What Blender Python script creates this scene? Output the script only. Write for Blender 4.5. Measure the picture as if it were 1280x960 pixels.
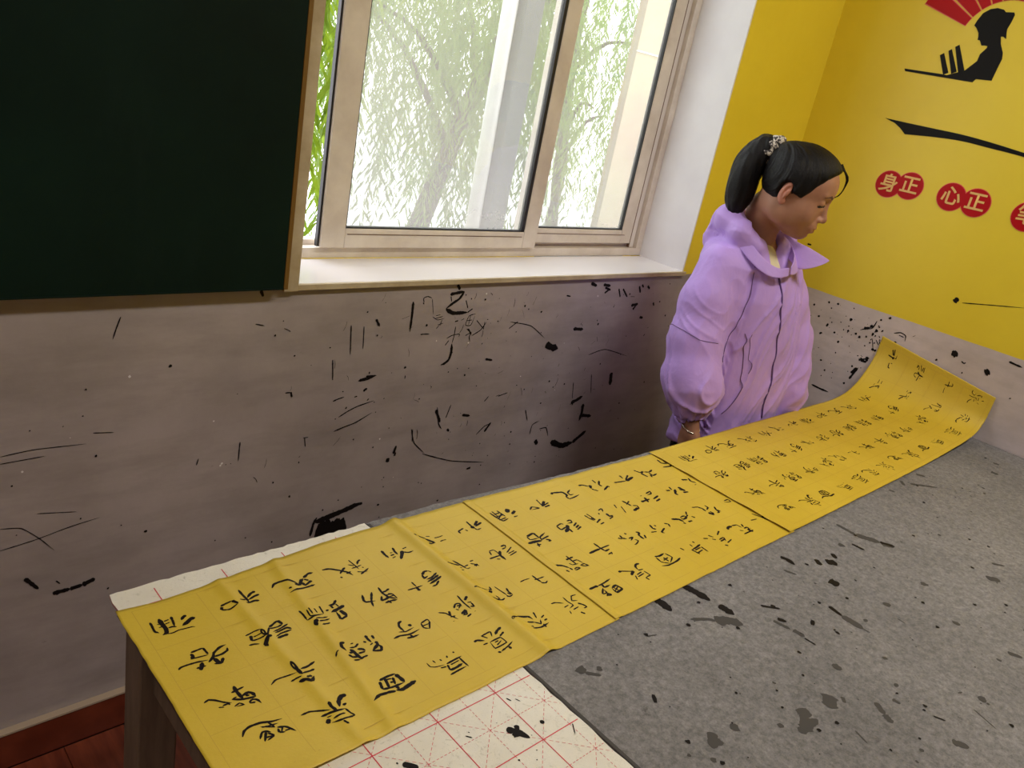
import bpy, bmesh, math, random
import numpy as np
from mathutils import Vector, Matrix, noise
from mathutils.bvhtree import BVHTree

for o in list(bpy.data.objects): bpy.data.objects.remove(o)
scene = bpy.context.scene
COL = scene.collection

# ------------------------------------------------------------------ camera
cam_d = bpy.data.cameras.new('camera'); cam = bpy.data.objects.new('camera', cam_d); COL.objects.link(cam)
cam.location = (-2.67305, -1.40845, 1.45454)
cam.rotation_euler = (1.2022485, -0.18850666, -0.74295888)
cam_d.sensor_width = 36.0; cam_d.sensor_fit = 'HORIZONTAL'
cam_d.lens = 994.57 / 1280 * 36.0
cam_d.clip_start = 0.02; cam_d.clip_end = 200
scene.camera = cam

# ------------------------------------------------------------------ view
vs_ = scene.view_settings
scene.display_settings.display_device = 'sRGB'
vs_.view_transform = 'Standard'; vs_.look = 'None'; vs_.gamma = 1.0; vs_.use_curve_mapping = False
vs_.exposure = 1.0
scene.cycles.max_bounces = 10; scene.cycles.diffuse_bounces = 6; scene.cycles.transparent_max_bounces = 16
scene.cycles.sample_clamp_indirect = 6.0
scene.cycles.caustics_reflective = False; scene.cycles.caustics_refractive = False

# ------------------------------------------------------------------ sky
world = bpy.data.worlds.new('overcast_sky'); scene.world = world; world.use_nodes = True
wn = world.node_tree; wn.nodes.clear()
wo = wn.nodes.new('ShaderNodeOutputWorld'); wb = wn.nodes.new('ShaderNodeBackground')
wtc = wn.nodes.new('ShaderNodeTexCoord'); wsx = wn.nodes.new('ShaderNodeSeparateXYZ'); wr = wn.nodes.new('ShaderNodeValToRGB')
wn.links.new(wtc.outputs['Generated'], wsx.inputs[0]); wn.links.new(wsx.outputs['Z'], wr.inputs[0])
wr.color_ramp.elements[0].position = 0.0; wr.color_ramp.elements[0].color = (0.88, 0.87, 0.90, 1)
wr.color_ramp.elements[1].position = 0.7; wr.color_ramp.elements[1].color = (0.90, 0.92, 1.0, 1)
wn.links.new(wr.outputs[0], wb.inputs[0]); wb.inputs[1].default_value = 3.0
wn.links.new(wb.outputs[0], wo.inputs[0])

def area(name, loc, rot, sx, sy, power, col, portal=False):
    l = bpy.data.lights.new(name, 'AREA'); l.shape = 'RECTANGLE'; l.size = sx; l.size_y = sy; l.energy = power; l.color = col
    o = bpy.data.objects.new(name, l); COL.objects.link(o); o.location = loc; o.rotation_euler = rot
    if portal: l.cycles.is_portal = True
    return o
# daylight portals in the window openings (sky only, no light of their own)
area('window_portal', (-1.19, 0.26, 1.64), (math.radians(-90), 0, 0), 1.36, 1.3, 1, (1, 1, 1), portal=True)
# unseen overhead fill lights, added to brighten the room
area('overhead_fill', (-.9, -1.8, 2.98), (0, 0, 0), 1.4, .25, 19, (1, .95, .88))
area('overhead_fill', (-4.2, -1.7, 2.98), (0, 0, 0), 2.4, .25, 14, (1, .90, .80))

# ------------------------------------------------------------------ helpers
MATS = {}
def mat(name, color=(.8, .8, .8), rough=.6, **k):
    if name in MATS: return MATS[name]
    m = bpy.data.materials.new(name); m.use_nodes = True
    b = m.node_tree.nodes['Principled BSDF']
    b.inputs['Base Color'].default_value = (*color, 1); b.inputs['Roughness'].default_value = rough
    for kk, v in k.items():
        b.inputs[kk.replace('_', ' ')].default_value = v
    MATS[name] = m
    return m
class NT:
    """small node-graph helper on a Principled material"""
    def __init__(s, m):
        s.m = m; s.t = m.node_tree; s.b = s.t.nodes['Principled BSDF']; s.tc = s.t.nodes.new('ShaderNodeTexCoord')
    def n(s, typ, **kw):
        x = s.t.nodes.new(typ)
        for k, v in kw.items():
            if k[0] == 'i': x.inputs[int(k[1:])].default_value = v
            else: setattr(x, k, v)
        return x
    def l(s, a, b): s.t.links.new(a, b)
    def mapped(s, scale=(1, 1, 1), rot=(0, 0, 0)):
        mp = s.n('ShaderNodeMapping'); mp.inputs['Scale'].default_value = scale; mp.inputs['Rotation'].default_value = rot
        s.l(s.tc.outputs['Object'], mp.inputs[0]); return mp.outputs[0]
    def noise(s, scale, detail=4, rough=.55, vec=None, dist=0):
        x = s.n('ShaderNodeTexNoise'); x.inputs['Scale'].default_value = scale; x.inputs['Detail'].default_value = detail
        x.inputs['Roughness'].default_value = rough; x.inputs['Distortion'].default_value = dist
        s.l(vec if vec is not None else s.tc.outputs['Object'], x.inputs['Vector']); return x.outputs[0]
    def ramp(s, src, p0, c0, p1, c1, mid=None):
        r = s.n('ShaderNodeValToRGB'); e = r.color_ramp.elements
        e[0].position = p0; e[0].color = (*c0, 1) if len(c0) == 3 else c0
        e[1].position = p1; e[1].color = (*c1, 1) if len(c1) == 3 else c1
        if mid: q = e.new(mid[0]); q.color = (*mid[1], 1)
        s.l(src, r.inputs[0]); return r.outputs[0]
    def mix(s, fac, a, b, mode='MIX'):
        x = s.n('ShaderNodeMix', data_type='RGBA', blend_type=mode)
        for src, i in ((fac, 0), (a, 6), (b, 7)):
            if hasattr(src, 'is_linked') or hasattr(src, 'links'): s.l(src, x.inputs[i])
            elif isinstance(src, (int, float)): x.inputs[i].default_value = src
            else: x.inputs[i].default_value = (*src, 1)
        return x.outputs[2]
    def math(s, op, a, b=0.):
        x = s.n('ShaderNodeMath', operation=op)
        for src, i in ((a, 0), (b, 1)):
            if isinstance(src, (int, float)): x.inputs[i].default_value = src
            else: s.l(src, x.inputs[i])
        return x.outputs[0]
    def bump(s, h, strength=.2, dist=.01):
        x = s.n('ShaderNodeBump'); x.inputs['Strength'].default_value = strength; x.inputs['Distance'].default_value = dist
        s.l(h, x.inputs['Height']); s.l(x.outputs[0], s.b.inputs['Normal'])
    def color(s, c): s.l(c, s.b.inputs['Base Color'])
    def rough(s, c): s.l(c, s.b.inputs['Roughness'])

def link(name, me, m, parent=None, smooth=False):
    o = bpy.data.objects.new(name, me); COL.objects.link(o)
    ms = m if isinstance(m, (list, tuple)) else [m]
    if not me.materials:
        for q in ms: me.materials.append(q)
    if smooth:
        me.polygons.foreach_set('use_smooth', [True] * len(me.polygons))
    if parent is not None:
        o.parent = parent
        o.location = (0, 0, 0)
    return o
def tag(o, label=None, cat=None, group=None, kind=None):
    if label: o['label'] = label
    if cat: o['category'] = cat
    if group: o['group'] = group
    if kind: o['kind'] = kind
    return o
def empty(name, loc, rz=0.):
    o = bpy.data.objects.new(name, None); COL.objects.link(o); o.location = loc; o.rotation_euler = (0, 0, rz)
    o.empty_display_size = .05
    return o
def bm_box(bm, x0, x1, y0, y1, z0, z1, bev=0.):
    vs = [bm.verts.new((x, y, z)) for z in (z0, z1) for y in (y0, y1) for x in (x0, x1)]
    fs = [bm.faces.new([vs[i] for i in q]) for q in ((0, 2, 3, 1), (4, 5, 7, 6), (0, 1, 5, 4), (2, 6, 7, 3), (0, 4, 6, 2), (1, 3, 7, 5))]
    if bev > 0:
        es = list({e for f in fs for e in f.edges})
        bmesh.ops.bevel(bm, geom=es, offset=bev, segments=2, profile=.5, affect='EDGES')
def to_mesh(bm, name):
    me = bpy.data.meshes.new(name); bm.normal_update(); bm.to_mesh(me); bm.free(); return me
def boxes(name, lst, m, parent=None, bev=0.):
    bm = bmesh.new()
    for b in lst: bm_box(bm, *b, bev=bev)
    return link(name, to_mesh(bm, name), m, parent)
def poly_prism(name, pts3, nrm, m, parent=None):
    """flat polygon with a small thickness: pts3 in order, extruded along nrm"""
    bm = bmesh.new(); n = Vector(nrm)
    a = [bm.verts.new(p) for p in pts3]; b = [bm.verts.new(Vector(p) + n) for p in pts3]
    bm.faces.new(b); bm.faces.new(a[::-1])
    for i in range(len(a)):
        j = (i + 1) % len(a); bm.faces.new([a[i], a[j], b[j], b[i]])
    bmesh.ops.recalc_face_normals(bm, faces=bm.faces)
    return link(name, to_mesh(bm, name), m, parent)
def tube(bm, pts, rads, seg=8, flat=1.0):
    pts = [Vector(p) for p in pts]; rings = []
    up0 = Vector((0, 0, 1))
    for i, p in enumerate(pts):
        d = (pts[min(i + 1, len(pts) - 1)] - pts[max(i - 1, 0)]).normalized()
        s = d.cross(up0)
        if s.length < .05: s = d.cross(Vector((0, 1, 0)))
        s.normalize(); t = d.cross(s)
        r = rads[i] if hasattr(rads, '__len__') else rads
        rings.append([bm.verts.new(p + s * math.cos(a) * r + t * math.sin(a) * r * flat) for a in [2 * math.pi * k / seg for k in range(seg)]])
    for a, b in zip(rings, rings[1:]):
        for k in range(seg):
            bm.faces.new([a[k], a[(k + 1) % seg], b[(k + 1) % seg], b[k]])
    bm.faces.new(rings[0][::-1]); bm.faces.new(rings[-1])
def catmull(P, n):
    P = [np.array(p, float) for p in P]; m = len(P) - 1
    if m < 1: return P
    out = []
    for t in np.linspace(0, m, n):
        i = min(int(t), m - 1); f = t - i
        p = [P[max(0, min(m, i + k))] for k in (-1, 0, 1, 2)]
        out.append(.5 * ((2 * p[1]) + (-p[0] + p[2]) * f + (2 * p[0] - 5 * p[1] + 4 * p[2] - p[3]) * f * f + (-p[0] + 3 * p[1] - 3 * p[2] + p[3]) * f ** 3))
    return out
def text_mesh(body, size, depth=.0):
    cu = bpy.data.curves.new('text', 'FONT'); cu.body = body; cu.size = size; cu.align_x = 'CENTER'; cu.align_y = 'CENTER'; cu.extrude = depth
    cu.offset = size * .018
    o = bpy.data.objects.new('text', cu); COL.objects.link(o)
    dg = bpy.context.evaluated_depsgraph_get(); me = bpy.data.meshes.new_from_object(o.evaluated_get(dg))
    bpy.data.objects.remove(o); return me

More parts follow.
